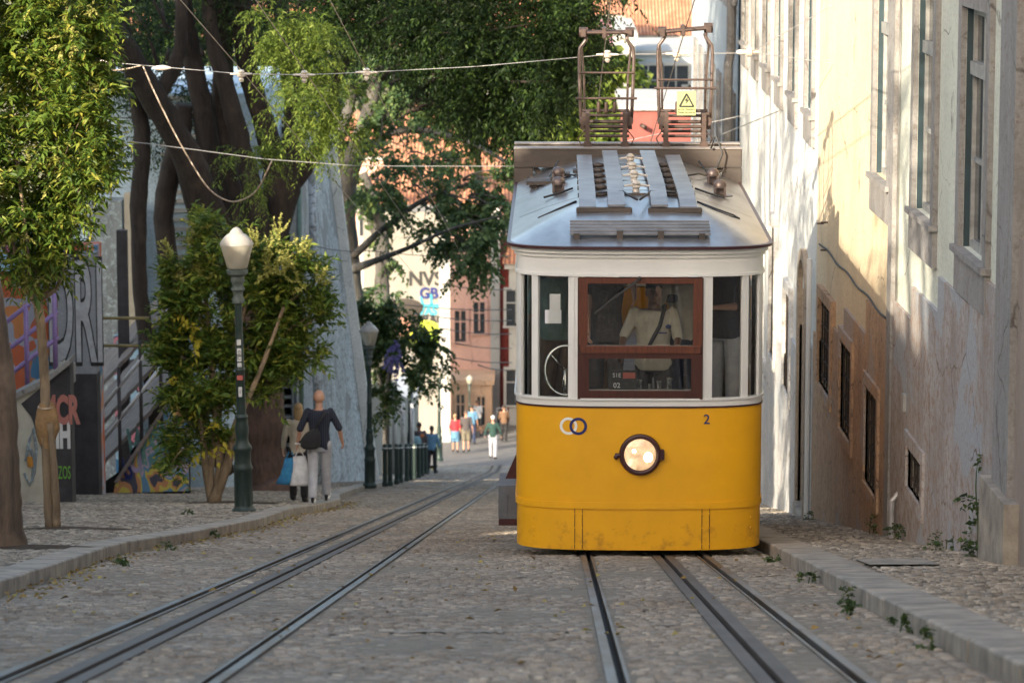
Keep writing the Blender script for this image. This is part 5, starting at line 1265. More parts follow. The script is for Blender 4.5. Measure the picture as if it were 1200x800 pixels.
h = house('cream house far up the hill behind the tree tops', X(560, 250), X(700, 250), 250, 14, gz(250)-8, Z(40, 250), M['far_white'], [(.1*k+.08, 12) for k in range(9)], 'tiles', 3)
h = house('wide ochre house farthest up the hill on the left', X(60, 280), X(480, 280), 280, 16, gz(280)-8, Z(60, 280), M['far_peach'], [(.06*k+.05, 14) for k in range(15)], 'tiles', 4)

# houses added unseen left of and behind the camera, shaped to shade the street
def shade_house(label, x0, x1, y0, y1, top):
    root = empty('townhouse', ((x0+x1)/2, y0, gz(y0)), 0, label, 'house'); zt = top-root.location.z; hw = (x1-x0)/2
    mb = MB(); mb.box(-hw, hw, 0, y1-y0, gz(y1)-gz(y0)-1, zt); mb.build('wall', M['cream'], root)
    mb = MB(); mb.prism([(-hw-.4, zt+.003), (hw+.4, zt+.003), (0, zt+1.6)], -.3, y1-y0+.3); mb.build('roof', M['tiles'], root)
    for k in range(int((y1-y0)/3)):
        for zz in (1.2, 4.4):
            mb = MB(); y = 1.2+3*k; mb.box(hw, hw+.06, y, y+1.1, zz-.18*y, zz+1.8-.18*y); mb.build('window', M['grey_paint'], root)
    return root
shade_house('tall cream shade house added unseen at the left, uphill beside the camera', -12.3, -10.5, -28, 5.8, 11)
shade_house('middle cream house outside the frame at the left, uphill of the thin tree', -13.5, -10.5, 5.81, 17, 6.2)
shade_house('lower cream shade house added unseen at the left, before the painted walls', -18, -12.5, 17.5, 34, 1.3)
shade_house('small cream shade house added unseen at the left, behind the painted walls', -18, -12.5, 34.5, 46, .3)
shade_house('broad cream shade house added unseen at the left, before the mural building', -18, -12.5, 46.5, 60, 3.5)

# ================================================================== TREES
def twigs(root, src, blobs, r, per, m):
    o = root.location; mb = MB(o)
    for (cx, cy, cz, rx, ry, rz, nt_) in blobs:
        for k in range(per):
            d = Vector((random.gauss(0,1), random.gauss(0,1), random.gauss(0,1))).normalized(); e = Vector((cx+d.x*rx*.95, cy+d.y*ry*.95, cz+d.z*rz*.95))
            b = Vector((cx, cy, cz)).lerp(Vector(src), .25)+Vector((random.uniform(-.2,.2)*rx, 0, random.uniform(-.3,0)*rz)); mid = b.lerp(e, .5)+Vector((random.uniform(-.15,.15)*rx, random.uniform(-.15,.15)*ry, .12*rz))
            mb.tube([b, b.lerp(mid,.5)+Vector((0,0,.03)), mid, e], [r, r*.8, r*.6, r*.2], 5)
    mb.build('branches', m, root, True)['kind'] = 'stuff'
# -- young tree at left with big leafy crown
root = empty('young_tree', (X(47, 37), 37, zg(37)), 0, 'young tree with thin burlap wrapped trunk and bushy yellow green crown at left', 'tree'); o = root.location
mb = MB(o)
limb(mb, [pp(48,630,37,7), pp(46,560,37,6.5), pp(45,470,37,6), pp(42,390,37,5.5), pp(38,350,37,6)])
for e in ([pp(39,360,37,4.5), pp(24,335,37,3.2), pp(14,300,36.9,2.6), pp(0,220,36.7,2)], [pp(39,355,37,4), pp(38,310,37,3), pp(42,240,37,2)], [pp(40,355,37,4), pp(52,330,37.1,3), pp(55,280,37.2,2), pp(60,160,37.2,1.5)], [pp(40,352,37,3.5), pp(62,335,36.9,2.6), pp(72,300,36.9,2), pp(90,220,37,1.4)], [pp(39,356,37,3.5), pp(30,330,36.8,2.5), pp(26,270,36.6,2), pp(10,120,36.6,1.5)]):
    limb(mb, e, 5, 7)
mb.build('trunk', M['bark_light'], root, True)
mb = MB(o); limb(mb, [pp(56,628,36.9,5), pp(54,560,36.9,4.5), pp(50,500,36.9,4)]); mb.build('stake', M['bark_light'], root, True)
cr = []
for px, py, r, nt_ in ((-40,40,70,160), (20,30,75,260), (70,20,45,170), (60,90,60,240), (100,60,26,70), (10,130,80,260), (80,150,52,220), (112,120,22,55), (30,220,70,250), (90,215,38,120), (10,285,50,150), (65,270,38,110), (-40,220,60,100), (105,190,25,55), (60,-50,80,240), (-20,-60,80,200)):
    q = at(px, py, 37+random.uniform(-.3,.3)); cr.append((q.x, q.y, q.z, r*37/F, r*37/F*1.1, r*37/F, int(nt_*1.15)))
foliage('crown', cr, M['leaf_privet'], root, .115, .16, 12, .30, .35, .30, o)
foliage('blossom', [(a,b,c,d*1.02,e*1.02,f*1.02,n//7) for a,b,c,d,e,f,n in cr], M['leaf_flower'], root, .035, .35, 26, .18, .1, .75, o)
twigs(root, at(42, 330, 37), cr, .012, 4, M['bark_light'])
root = empty('burlap_wrap', tuple(at(45, 500, 37)), 0, 'tan burlap sacking tied round the thin young trunk', 'sacking')
mb = MB(); vs_ = []; fs = []; n = 18
prof = [(.050,.24,0), (.075,.21,.003), (.095,.14,0), (.115,.04,.008), (.12,-.05,.012), (.10,-.12,.012), (.085,-.2,.006), (.07,-.26,.004)]
for j, (r, z, s) in enumerate(prof):
    for k in range(n): a = 2*PI*k/n; rr = r*(1+.16*math.sin(3*a+j*.9)+.1*math.sin(7*a+j)); vs_.append((rr*math.cos(a)*1.05+s*2, rr*.8*math.sin(a), z+.025*math.sin(2*a+j)))
for j in range(len(prof)-1):
    for k in range(n): a = j*n+k; b = j*n+(k+1) % n; fs.append((a, b, b+n, a+n))
mb.add(vs_, fs); mb.build('sacking', M['burlap'], root, True)
mb = MB(); mb.tube([(.082*math.cos(a), .07*math.sin(a), .19+.01*math.sin(a)) for a in np.linspace(0, 2*PI, 14)], .012, 6); mb.build('tie', M['wire'], root)
# -- thick trunk at the left picture edge
root = empty('street_tree', (X(4, 30.5), 30.5, zg(30.5)), 0, 'thick brown trunk cut off by the left edge of the picture', 'tree'); o = root.location
mb = MB(o); limb(mb, [pp(-2,655,30.5,23), pp(-3,620,30.5,19), pp(-4,560,30.5,17), pp(-6,440,30.5,14), pp(-20,330,30.5,15), pp(-40,200,30.4,14), pp(-70,0,30.4,12), pp(-80,-200,30.4,9)]); limb(mb, [pp(-70,0,30.4,9), pp(-120,-150,30.2,7), pp(-160,-300,30,4)]); mb.build('trunk', M['bark_brown'], root, True)
cr = []
for px, py, r, nt_ in ((-230,-120,90,180), (-160,-250,130,260), (-60,-330,120,240), (-260,40,70,110)): q = at(px, py, 30.5); cr.append((q.x, q.y, q.z, r*30.5/F, 1.1, r*30.5/F, nt_))
foliage('crown', cr, M['leaf_privet'], root, .11, .24, 10, .32, .8, .3, o)

# -- unseen trees at the left; the later two added to dapple and shade
for tx_, ty_, ys__, zs__, lb in ((-6.9, 14, (11.2, 12.6, 14, 15.4, 16.8), (5.0, 6.4, 7.8, 9.2), 'broad street tree outside the frame at the left whose leaves dapple the cream house'),
                          (-9.0, 32, (26.5, 28.8, 31, 33.5, 36, 38.5), (4.6, 6.2, 8.0), 'tall unseen street tree added at the left to dapple the whitewashed house'),
                          (-11.2, 43, (37, 39, 41, 43, 45, 47, 49), (5.0, 6.6, 8.2, 9.8), 'dense unseen street tree added at the left to shade the dark canopy')):
    root = empty('street_tree', (tx_, ty_, zg(ty_)), 0, lb, 'tree'); o = root.location
    mb = MB(o); limb(mb, [(tx_, ty_, zg(ty_)-.2, .24), (tx_+.1, ty_+.1, 0, .2), (tx_, ty_-.1, 3.5, .15), (tx_-.1, ty_, 7, .07)])
    for dy in (-3.2, -1.5, 1.8, 3.6): limb(mb, [(tx_, ty_, 1.5, .12), (tx_+.05, ty_+dy*.6, 4, .08), (tx_, ty_+dy, 6.5, .04)])
    mb.build('trunk', M['bark_grey'], root, True)
    foliage('crown', [(tx_+random.uniform(-1,1), yy, zz, 1.3, 1.2, 1.1, 40 if ty_ < 40 else 110) for yy in ys__ for zz in zs__], M['leaf_mid'], root, .13, .3, 9, .5, .7, .2, o)

# -- the big many-stemmed dark tree
root = empty('big_tree', (X(300, 66), 66, zg(66)), 0, 'huge dark tree with many heavy limbs and reddish lower trunk', 'tree'); o = root.location
mb = MB(o); D0 = 66
limb(mb, [pp(303,592,D0,46), pp(302,575,D0,34), pp(304,520,D0,27), pp(303,460,D0,25), pp(296,400,D0,27), pp(285,340,D0,34)], 6, 14)
tr2 = mb.build('lower_trunk', M['bark_red'], root, True)
mb = MB(o)
L = [
 [pp(285,345,D0,30), pp(265,300,D0,26), pp(238,240,D0-.5,22), pp(215,175,D0-1,17), pp(178,110,D0-1.5,16), pp(145,50,D0-2,15), pp(112,0,D0-2,14), pp(60,-90,D0-2,12), pp(0,-200,D0-3,8)],
 [pp(285,340,D0,28), pp(258,270,D0,22), pp(248,210,D0,15), pp(240,140,D0,13), pp(225,60,D0,11), pp(215,-10,D0,10), pp(200,-150,D0,7)],
 [pp(290,345,D0,26), pp(280,280,D0,22), pp(268,220,D0+.3,15), pp(258,150,D0+.4,12), pp(262,80,D0+.4,12), pp(262,0,D0+.4,11), pp(270,-150,D0,7)],
 [pp(295,345,D0,26), pp(310,280,D0+.2,20), pp(325,215,D0+.3,18), pp(312,150,D0+.3,13), pp(292,80,D0+.3,12), pp(285,0,D0+.3,12), pp(290,-150,D0,8)],
 [pp(300,340,D0,22), pp(300,250,D0-.4,13), pp(285,180,D0-.4,12), pp(268,110,D0-.4,11), pp(250,40,D0-.4,9), pp(240,-60,D0-.4,6)],
 [pp(310,300,D0,18), pp(335,220,D0,16), pp(345,140,D0,12), pp(335,60,D0,9), pp(325,-40,D0,8)],
 [pp(325,240,D0,10), pp(372,170,D0,8), pp(400,80,D0-1,7), pp(425,42,D0-2,6), pp(470,36,D0-3,5), pp(560,50,D0-4,4), pp(640,30,D0-5,3)],
 [pp(205,420,D0,13), pp(196,330,D0,12), pp(190,240,D0,12), pp(210,160,D0,13), pp(215,120,D0,10)],
 [pp(168,420,D0-1,10), pp(160,330,D0-1,9), pp(160,240,D0-1,10), pp(165,150,D0-1,10), pp(150,60,D0-1,8), pp(140,-60,D0-1,6)],
 [pp(262,560,D0-.6,10), pp(215,470,D0,11), pp(206,430,D0,12), pp(200,380,D0,12)],
 [pp(182,560,D0-1,10), pp(175,470,D0-1,10), pp(169,410,D0-1,10)],
 [pp(180,120,D0-1,10), pp(210,60,D0-1,8), pp(215,0,D0-1,7), pp(230,-100,D0-1,5)],
]
for l_ in L: limb(mb, l_, 6, 12)
mb.build('trunk', M['bark_dark'], root, True)
cr = []
def blob(px, py, y, r, nt_, ry=1.2): q = at(px, py, y); cr.append((q.x, q.y, q.z, r*y/F, ry, r*y/F, nt_))
for a in ((85,-20,66,50,110), (160,0,69,45,90), (150,40,70,50,110), (120,70,71,34,70), (210,40,70,60,120), (250,-20,70,70,130), (180,140,70,45,80), (225,120,70,55,90), (260,190,70,50,40), (300,-30,66,70,160),
          (420,10,62,45,220), (480,22,61,46,240), (540,30,60,62,400), (600,40,59,60,420), (650,25,58,55,360), (678,55,58,34,200), (560,90,60,50,300), (605,98,59,48,320), (645,90,58,30,150), (545,122,61,26,70), (592,134,60,32,130), (510,75,61,30,80), (450,-40,62,80,300), (560,-60,60,90,380), (660,-50,58,80,340), (120,-60,63,80,200), (380,-40,63,80,240), (560,-160,60,110,330), (420,-170,62,110,300), (250,-150,66,130,260), (100,-180,63,110,200), (690,-100,58,70,200)): blob(*a)
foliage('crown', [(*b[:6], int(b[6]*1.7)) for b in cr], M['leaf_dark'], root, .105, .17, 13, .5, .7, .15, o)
twigs(root, at(300, 120, 66), cr, .05, 3, M['bark_dark'])
cr = []
for a in ((345,50,58,38,150), (375,70,57,42,120), (340,110,57,38,100), (385,110,57,35,90), (400,150,57,30,60), (350,150,57,26,46), (330,20,58,30,80), (290,165,60,30,60), (300,205,60,20,24)): blob(*a, .7)
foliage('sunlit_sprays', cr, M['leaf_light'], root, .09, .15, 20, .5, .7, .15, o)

# -- slender tree with hanging foliage over the far street
root = empty('hanging_tree', (X(405, 96), 96, zg(96)), 0, 'slender grey tree whose long boughs hang over the far end of the street', 'tree'); o = root.location
mb = MB(o); D1 = 92
limb(mb, [pp(420,560,D1,12), pp(418,450,D1,11), pp(412,330,D1,11), pp(405,240,D1,12), pp(412,190,D1,12), pp(432,130,D1,9), pp(445,75,D1,7), pp(452,20,D1,5), pp(455,-40,D1,4)])
for l_ in ([pp(408,230,D1,9), pp(395,170,D1,7), pp(412,110,D1,6), pp(405,40,D1,5)], [pp(425,150,D1,5), pp(455,130,D1,4), pp(500,110,D1,3)], [pp(410,315,D1,6), pp(440,304,D1-2,4), pp(480,288,D1-4,2.8), pp(530,266,D1-6,1.8), pp(590,250,D1-8,.8)], [pp(412,300,D1,5), pp(450,265,D1-2,3.5), pp(500,230,D1-3,3), pp(560,210,D1-4,2)], [pp(415,180,D1,5), pp(470,150,D1,4), pp(540,160,D1-2,3), pp(600,190,D1-3,2)]): limb(mb, l_, 5, 8)
mb.build('trunk', M['bark_grey'], root, True)
cr = []
for a in ((470,200,90,34,50), (505,215,89,30,46), (450,160,91,30,34), (500,165,90,30,30), (540,190,88,28,44), (480,120,92,40,60), (435,95,92,40,70), (520,255,88,24,70), (550,265,87,26,90), (580,270,86,20,60), (535,295,87,20,55), (568,300,86,16,36), (545,318,87,10,16), (590,215,87,22,45), (560,235,87,22,50), (445,215,91,22,45), (470,250,90,18,30), (425,130,92,30,50), (598,240,86,14,30), (455,330,95,14,14), (500,100,92,30,40), (430,40,92,40,70), (480,50,92,40,70)): blob(*a, 1.0)
twigs(root, at(420, 180, 92), cr, .035, 3, M['bark_grey'])
foliage('crown', cr, M['leaf_blue'], root, .15, .34, 13, .5, .8, .1, o)
# second trunk and flowering tree by the garden wall
root = empty('garden_tree', (X(445, 112), 112, zg(112)), 0, 'pale trunked tree standing before the graffiti house', 'tree'); o = root.location
mb = MB(o); limb(mb, [pp(440,560,112,9), pp(444,430,112,9), pp(447,340,112,9), pp(447,280,112,9), pp(440,240,112,7), pp(425,200,112,5)]); limb(mb, [pp(447,290,112,6), pp(432,250,112,5), pp(425,225,112,4)]); mb.build('trunk', M['bark_grey'], root, True)
cr = []
for a in ((440,260,112,12,8), (425,215,112,24,36), (462,310,112,9,8), (435,345,112,14,16)): blob(*a, .8)
foliage('crown', cr, M['leaf_mid'], root, .22, .38, 9, .5, 1, .1, o)
root = empty('creeper_bush', (X(450, 90), 91, zg(91)), 0, 'dense green creeper hanging over the garden wall above the second lamp', 'bush'); o = root.location
cr = []
for a in ((452,380,90,26,90), (485,400,91,24,80), (508,420,92,16,34), (450,425,90,20,64), (472,436,91,20,60), (452,462,90,14,30), (440,395,90,20,60), (470,362,90,16,30), (512,400,92,12,30), (430,370,90,18,60), (500,440,92,14,34), (445,480,90,10,20)): blob(*a, .7)
foliage('leaves', cr, M['leaf_mid'], root, .14, .36, 12, .45, .7, .1, o)
mb = MB(o); limb(mb, [pp(450,560,91,5), pp(452,470,91,4), pp(462,410,91,3), pp(490,390,91,2)], 4, 6); limb(mb, [pp(452,480,91,3), pp(440,430,91,3), pp(436,380,91,2)], 4, 6); mb.build('stem', M['bark_grey'], root, True)
cr = []
for a in ((467,412,88,9,12), (457,418,88,6,5)): blob(*a, .3)
foliage('blossom', cr, M['bloom'], root, .09, .5, 16, .3, 1, .1, o)
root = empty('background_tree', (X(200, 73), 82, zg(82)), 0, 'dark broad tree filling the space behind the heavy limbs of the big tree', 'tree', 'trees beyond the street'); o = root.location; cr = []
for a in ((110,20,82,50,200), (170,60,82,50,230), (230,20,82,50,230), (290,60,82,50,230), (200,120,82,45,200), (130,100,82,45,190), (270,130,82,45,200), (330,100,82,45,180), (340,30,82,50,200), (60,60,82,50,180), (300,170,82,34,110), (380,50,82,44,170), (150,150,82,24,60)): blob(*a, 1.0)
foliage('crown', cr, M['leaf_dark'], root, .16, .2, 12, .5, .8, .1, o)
mb = MB(o); limb(mb, [(X(200,82), 82, zg(82)-.3, .4), (X(205,82), 82, Z(300,82), .3), (X(200,82), 82, Z(120,82), .2), (X(215,82), 82, Z(0,82), .1)]); mb.build('trunk', M['bark_dark'], root, True)
# sunlit tree behind the tram roof
for (px0, y0, lb, cs, m_) in ((690, 118, 'bright sunlit tree behind the left collector', [(650,150,118,26,120), (690,130,118,34,190), (715,95,118,24,110), (700,60,118,22,80), (665,120,118,22,90), (680,165,118,30,120), (720,140,118,20,80), (728,165,118,16,60), (722,85,118,16,60), (640,175,118,20,60), (640,40,120,24,60)], M['leaf_light']),
                            (740, 260, 'green tree on the far hilltop at the top of the picture', [(740,0,260,26,120), (765,5,260,22,90), (720,10,260,16,60), (790,-10,260,26,100), (750,-30,260,30,100)], M['leaf_mid']),
                            (560, 165, 'round tree among the far roofs under the dark canopy', [(560,150,165,30,90), (520,130,165,34,100), (480,110,165,34,90), (600,120,165,34,100)], M['leaf_mid']),
                            (300, 150, 'dense tree standing far behind the big dark tree', [(300,100,150,60,220), (360,150,150,50,160), (230,60,150,60,200), (400,60,150,60,200), (330,230,150,50,150), (180,120,150,60,180), (140,30,150,60,160)], M['leaf_dark'])):
    root = empty('background_tree', (X(px0, y0), y0, gz(y0)), 0, lb, 'tree', 'trees beyond the street'); o = root.location; cr = []
    for a in cs: blob(*a, 1.3)
    foliage('crown', cr, m_, root, .0024*y0, .4, 9, .006*y0, .6, .2, o)
    mb = MB(o); top = at(px0, cs[0][1], y0); limb(mb, [(X(px0,y0), y0, gz(y0)-.3, .3), (X(px0,y0)+.2, y0, (gz(y0)+top.z)/2, .24), (top.x, y0, top.z, .12)]); mb.build('trunk', M['bark_grey'], root, True)

# -- privet shrub around the first lamp
root = empty('privet_shrub', (X(250, 53), 53, zg(53)), 0, 'tall leafy privet shrub with yellow green blossom behind the nearest lamp', 'shrub'); o = root.location
mb = MB(o)
for l_ in ([pp(243,600,53,6), pp(236,560,53,5), pp(230,500,53,4), pp(215,420,53,3), pp(205,350,53,2)], [pp(246,598,53,7), pp(252,550,53,5), pp(248,480,53,4), pp(240,380,53,3), pp(235,280,53,2)], [pp(243,596,52.9,7), pp(262,545,52.9,5.5), pp(272,500,52.9,4.5), pp(300,440,53,3), pp(330,360,53,2)], [pp(240,600,53,5), pp(243,540,53,4), pp(262,440,53.2,3), pp(290,340,53.2,2)]): limb(mb, l_, 5, 8)
mb.build('stem', M['bark_light'], root, True)
cr = []
for a in ((205,340,53,28,110), (230,300,53,28,110), (228,260,53,15,42), (240,350,53,36,170), (205,400,53,30,120), (240,420,53,36,170), (205,450,53,28,110), (235,480,53,30,120), (210,500,53,24,80), (255,520,53,18,40), (205,535,53,18,42), (270,470,53,14,26),
          (300,340,53.6,34,160), (340,330,53.6,34,150), (310,390,53.6,40,190), (350,370,53.6,32,130), (290,440,53.6,32,120), (330,430,53.6,30,100), (370,355,53.6,16,36), (290,300,53.6,22,70), (355,410,53.6,22,60), (322,455,53.6,18,36), (335,300,53.6,18,50), (275,270,53.6,8,12), (193,560,53,5,8), (183,420,53,14,26)): blob(*a, .55)
twigs(root, at(246, 500, 53), cr, .014, 3, M['bark_light'])
foliage('leaves', cr, M['leaf_privet'], root, .145, .16, 12, .36, .25, .12, o, upw=.9)
foliage('blossom', [(X(px,53), 52.8, Z(py,53), .22, .2, .2, 12) for px, py in ((230,262), (212,300), (222,315), (200,330), (235,318), (305,290), (330,285), (345,300), (318,310), (210,350), (300,320), (365,330), (345,322))], M['leaf_flower'], root, .045, .4, 30, .22, -.3, .3, o)
foliage('yellow_leaves', [(X(px,53), 52.6, Z(py,53), .12, .1, .14, 3) for px, py in ((212,445), (222,370), (232,385), (228,402), (262,525), (232,520), (240,455), (255,500))], M['leaf_yellow'], root, .12, .26, 6, .25, 1, .2, o)

# small weeds along kerbs and wall foot
def weed(x, y, z, r, n_, label, m=M['leaf_mid'], cat='weed', leaf=.035):
    root = empty('weed', (x, y, z), 0, label, cat, 'weeds'); foliage('leaves', [(x, y, z+r*.7, r, r, r*.8, n_)], m, root, leaf, .35, 6, r*.9, .3, .1, (x, y, z)); 
    mb = MB(); mb.tube([(0,0,-.02), (.01,0,r*.9)], .005, 5); mb.build('stem', m, root)
wl = [(2.02, 17.6, .06, 'large weed at the foot of the right kerb nearest the camera'), (2.02, 19.2, .05, 'weed at the right kerb foot, second from the camera'), (2.0, 22.5, .06, 'weed against the right kerb beside a dark joint'), (2.0, 26.0, .05, 'small weed in the gap of two right kerb stones'), (2.0, 30.5, .05, 'weed by the right kerb next to the tram corner'), (1.9, 21.2, .05, 'yellowish weed on the setts off the right kerb')]
for x, y, r, lb in wl: weed(x, y, gz(y), r, 16, lb)
for y, r, lb in ((30.2, .12, 'weed at the wall foot under the small barred window'), (33.6, .10, 'weed at the wall foot left of the waste pipe'), (36.0, .16, 'bushy weed at the wall foot below the second barred window'), (28.6, .08, 'weed at the foot of the pale corner stone'), (42.0, .08, 'weed by the foot of the arched doorway')): weed(xw(y)-.1, y, zg(y), r, 26, lb)
for x, y, r, lb in ((-3.9, 29, .06, 'weed at the left kerb foot nearest the camera'), (-4.0, 33.2, .08, 'bright weed by the left kerb below the thin tree'), (-3.9, 37.5, .06, 'weed at the left kerb in front of the nearest lamp'), (-5.0, 44, .06, 'weed in the left paving near the lamp')): weed(x, y, gz(y)+(.0 if x > -4.3 else KH), r, 14, lb)
x, y = xw(28.4)-.08, 28.4
root = empty('climbing_weed', (x, y, zg(y)), 0, 'tall leafy weed climbing the wall left of the corner stone', 'plant'); mb = MB(); limb(mb, [(0,0,0,.01), (.0,.05,.3,.008), (-.02,.1,.6,.006), (0,.15,.85,.003)], 4, 6); mb.build('stem', M['leaf_mid'], root)
foliage('leaves', [(x, y, zg(y)+.2, .12, .14, .2, 22), (x, y+.1, zg(y)+.55, .1, .12, .14, 12), (x, y+.15, zg(y)+.82, .08, .1, .06, 8)], M['leaf_mid'], root, .06, .4, 5, .1, .2, .1, (x, y, zg(y)))
# fallen leaves in the left gutter
n = 700; yy = rng.uniform(19, 60, n); xx = np.array([kl(v) for v in yy]) + np.abs(rng.normal(0, .16, n))+.02; n2 = 220; yy = np.concatenate([yy, rng.uniform(16, 40, n2)]); xx = np.concatenate([xx, rng.uniform(-3.8, 2, n2)])
C = np.stack([xx, yy, np.interp(yy, _ys, _g)+.012], 1); D = unit(np.stack([rng.normal(size=len(xx)), rng.normal(size=len(xx)), rng.normal(0,.15,len(xx))], 1))
V, Fc = leaf_arrays(C, D, unit(np.array([0,0,1.])+rng.normal(0,.3,(len(xx),3))), rng.uniform(.03,.08,len(xx)), rng.uniform(.01,.022,len(xx)), .5, .1)
tag(npmesh('fallen_leaves', V, Fc, M['dead_leaf']), 'dry fallen leaves lying in the gutter and on the setts', 'leaves', kind='stuff')
C = np.stack([rng.uniform(-5.2, -3.9, 20)*0-4.0+rng.normal(0,.2,20), rng.uniform(20,24,20), np.zeros(20)], 1)

# ================================================================== PEOPLE
def remesh(mb, name, vox, m, parent, sm=4):
    me = mb.mesh(name); o = bpy.data.objects.new(name, me); COL.objects.link(o)
    a = o.modifiers.new('r', 'REMESH'); a.mode = 'VOXEL'; a.voxel_size = vox; a.use_smooth_shade = True
    b = o.modifiers.new('s', 'SMOOTH'); b.factor = .5; b.iterations = sm
    bpy.context.view_layer.update()
    out = bpy.data.meshes.new_from_object(o.evaluated_get(bpy.context.evaluated_depsgraph_get())); bpy.data.objects.remove(o); bpy.data.meshes.remove(me)
    return link(name, out, m, parent, True)
def person(loc, face, H, label, pose, top, bottom, hair='short', skin_=M['skin'], hairm=M['hair'], shoem=M['c_black'], sleeve=.55, legs='long', vox=.014, group=None, eyes=False, skirt=False, build_=1.0):
    """face: heading in degrees, 0 = looking away down the street (+y)"""
    root = empty('person', loc, R(face), label, 'person', group)
    s = H/1.75; v = lambda *a: Vector(a)
    lean = R(pose.get('lean', 0)); P0 = v(0, 0, .93)
    def up(x, z, y=0): return P0 + v(x, y + math.sin(lean)*(z-.93), math.cos(lean)*(z-.93))
    J = {}
    for sd_, k in ((-1, 'L'), (1, 'R')):
        a, kn = pose.get('leg'+k, (0, 0)); a, kn = R(a), R(kn)
        hip = v(sd_*.095, 0, .90); knee = hip + v(sd_*.0, math.sin(a), -math.cos(a))*.43; an = knee + v(0, math.sin(a-kn), -math.cos(a-kn))*.41
        J['hip'+k], J['knee'+k], J['ank'+k] = hip, knee, an; J['toe'+k] = an + Euler((min(0, (a-kn)*.6) if a-kn < 0 else .15*(a > .2), 0, 0)).to_matrix() @ v(sd_*.03, .20, -.05)
        f, ou, el = [R(q) for q in pose.get('arm'+k, (0, 8, 10))]; sh = up(sd_*.172*build_, 1.405)
        d = v(sd_*math.sin(ou), math.sin(f)*math.cos(ou), -math.cos(f)*math.cos(ou)); elb = sh + d*.29
        inw = R(pose.get('in'+k, 0)); d2 = v(sd_*math.sin(ou*.4-inw), math.sin(f+el)*math.cos(inw), -math.cos(f+el)*math.cos(inw)).normalized(); wr_ = elb + d2*.25
        J['sh'+k], J['el'+k], J['wr'+k], J['fd'+k] = sh, elb, wr_, d2
    drop = min(J['ankL'].z, J['ankR'].z, J['toeL'].z+.05, J['toeR'].z+.05)-.075
    for k in J:
        if not k.startswith('fd'): J[k] = J[k] - v(0, 0, drop)
    P0 = P0 - v(0, 0, drop); dr_ = drop
    def T(z): q = P0 + v(0, math.sin(lean)*(z-.93), math.cos(lean)*(z-.93)); return q
    def torso(mb, e, z0=.84, z1=1.47):
        rg = [(.82,.145,.10), (.90,.16,.115), (1.0,.145,.105), (1.10,.135,.098), (1.2,.148,.105), (1.32,.165,.11), (1.39,.162,.098), (1.43,.125,.082), (1.475,.068,.06)]
        rr = []
        for z, rx, ry in rg:
            if z0-.001 <= z <= z1+.001: q = T(z); rr.append((q.x, q.y, q.z, rx*build_+e, ry*build_+e))
        mb.loft(rr, 20)
    def foot(mb, k, e):
        a, t = J['ank'+k], J['toe'+k]; mb.caps(a+v(0,-.03,-.035), t, .042+e, .030+e, 12); mb.caps(a+v(0,-.03,-.035), a+v(0,.02,.03), .042+e, .036+e, 12)
    hd = T(1.605) + v(0, .02, 0); ry_, rp_ = R(pose.get('head', (0, 0))[0]), R(pose.get('head', (0, 0))[1])
    HM = Euler((rp_, 0, ry_)).to_matrix()
    hh = lambda x, y, z: hd + HM @ v(x, y, z)
    mb = MB(); torso(mb, 0); mb.caps(T(1.44), hd+v(0,-.015,-.06), .058, .052)
    H4 = HM.to_4x4()
    mb.ell(hh(0, -.005, .02), (.082, .100, .108), 18, 14, H4); mb.ell(hh(0, .022, -.05), (.056, .066, .062), 14, 10, H4); mb.caps(hh(0, .092, .005), hh(0, .112, -.03), .010, .016, 8)
    for sx in (-1, 1): mb.ell(hh(sx*.078, -.005, -.005), (.012, .022, .032), 8, 6, H4); mb.ell(hh(sx*.03, .082, .03), (.022, .012, .010), 8, 6, H4)
    mb.ell(hh(0, .088, -.058), (.024, .012, .008), 8, 6, H4); mb.ell(hh(0, .078, -.092), (.026, .02, .018), 8, 6, H4)
    for k, sx in (('L', -1), ('R', 1)):
        mb.caps(J['sh'+k], J['el'+k], .050, .040); mb.caps(J['el'+k], J['wr'+k], .040, .027)
        d = J['fd'+k]; side = v(0, 1, 0); side = (side - d*side.dot(d)).normalized(); nrm = d.cross(side)
        pc = J['wr'+k] + d*.05; mb.caps(J['wr'+k]+d*.015, pc+d*.02+side*.018, .026, .020, 10); mb.caps(J['wr'+k]+d*.015, pc+d*.02-side*.018, .024, .020, 10)
        cu = -nrm*sx*1.0
        for i, (o_, ln) in enumerate(((.030, .062), (.010, .072), (-.010, .068), (-.029, .054))):
            b0_ = pc + d*.03 + side*o_; m0 = b0_ + (d*.9+cu*.35).normalized()*ln*.55; mb.caps(b0_, m0, .0105, .0095, 8); mb.caps(m0, m0+(d*.6+cu*.8).normalized()*ln*.5, .0095, .008, 8)
        t0 = J['wr'+k]+d*.03+side*.025; t1 = t0+(d*.6+side*.8).normalized()*.045; mb.caps(t0, t1, .013, .011, 8); mb.caps(t1, t1+(d*.95+side*.2+cu*.3).normalized()*.032, .011, .009, 8)
        lf = .72 if legs == 'long' else 1
        mb.caps(J['hip'+k], J['knee'+k], .083*lf, .056*lf); mb.caps(J['knee'+k], J['ank'+k]+v(0,0,.02), .056*lf, .038)
        if lf == 1: mb.ell(J['knee'+k].lerp(J['ank'+k], .3)+v(0,-.012,0), (.052,.056,.11), 12, 8)
        foot(mb, k, -.006)
    remesh(mb, 'body', vox, skin_, root, 3)
    mb = MB(); torso(mb, .016, .82, 1.46)
    for k in ('L', 'R'):
        e0 = J['sh'+k]; t = min(1, sleeve/.55)
        mb.caps(e0, e0.lerp(J['el'+k], t), .057, .056)
        if sleeve > .55: mb.caps(J['el'+k], J['el'+k].lerp(J['wr'+k], (sleeve-.55)/.45), .056, .042)
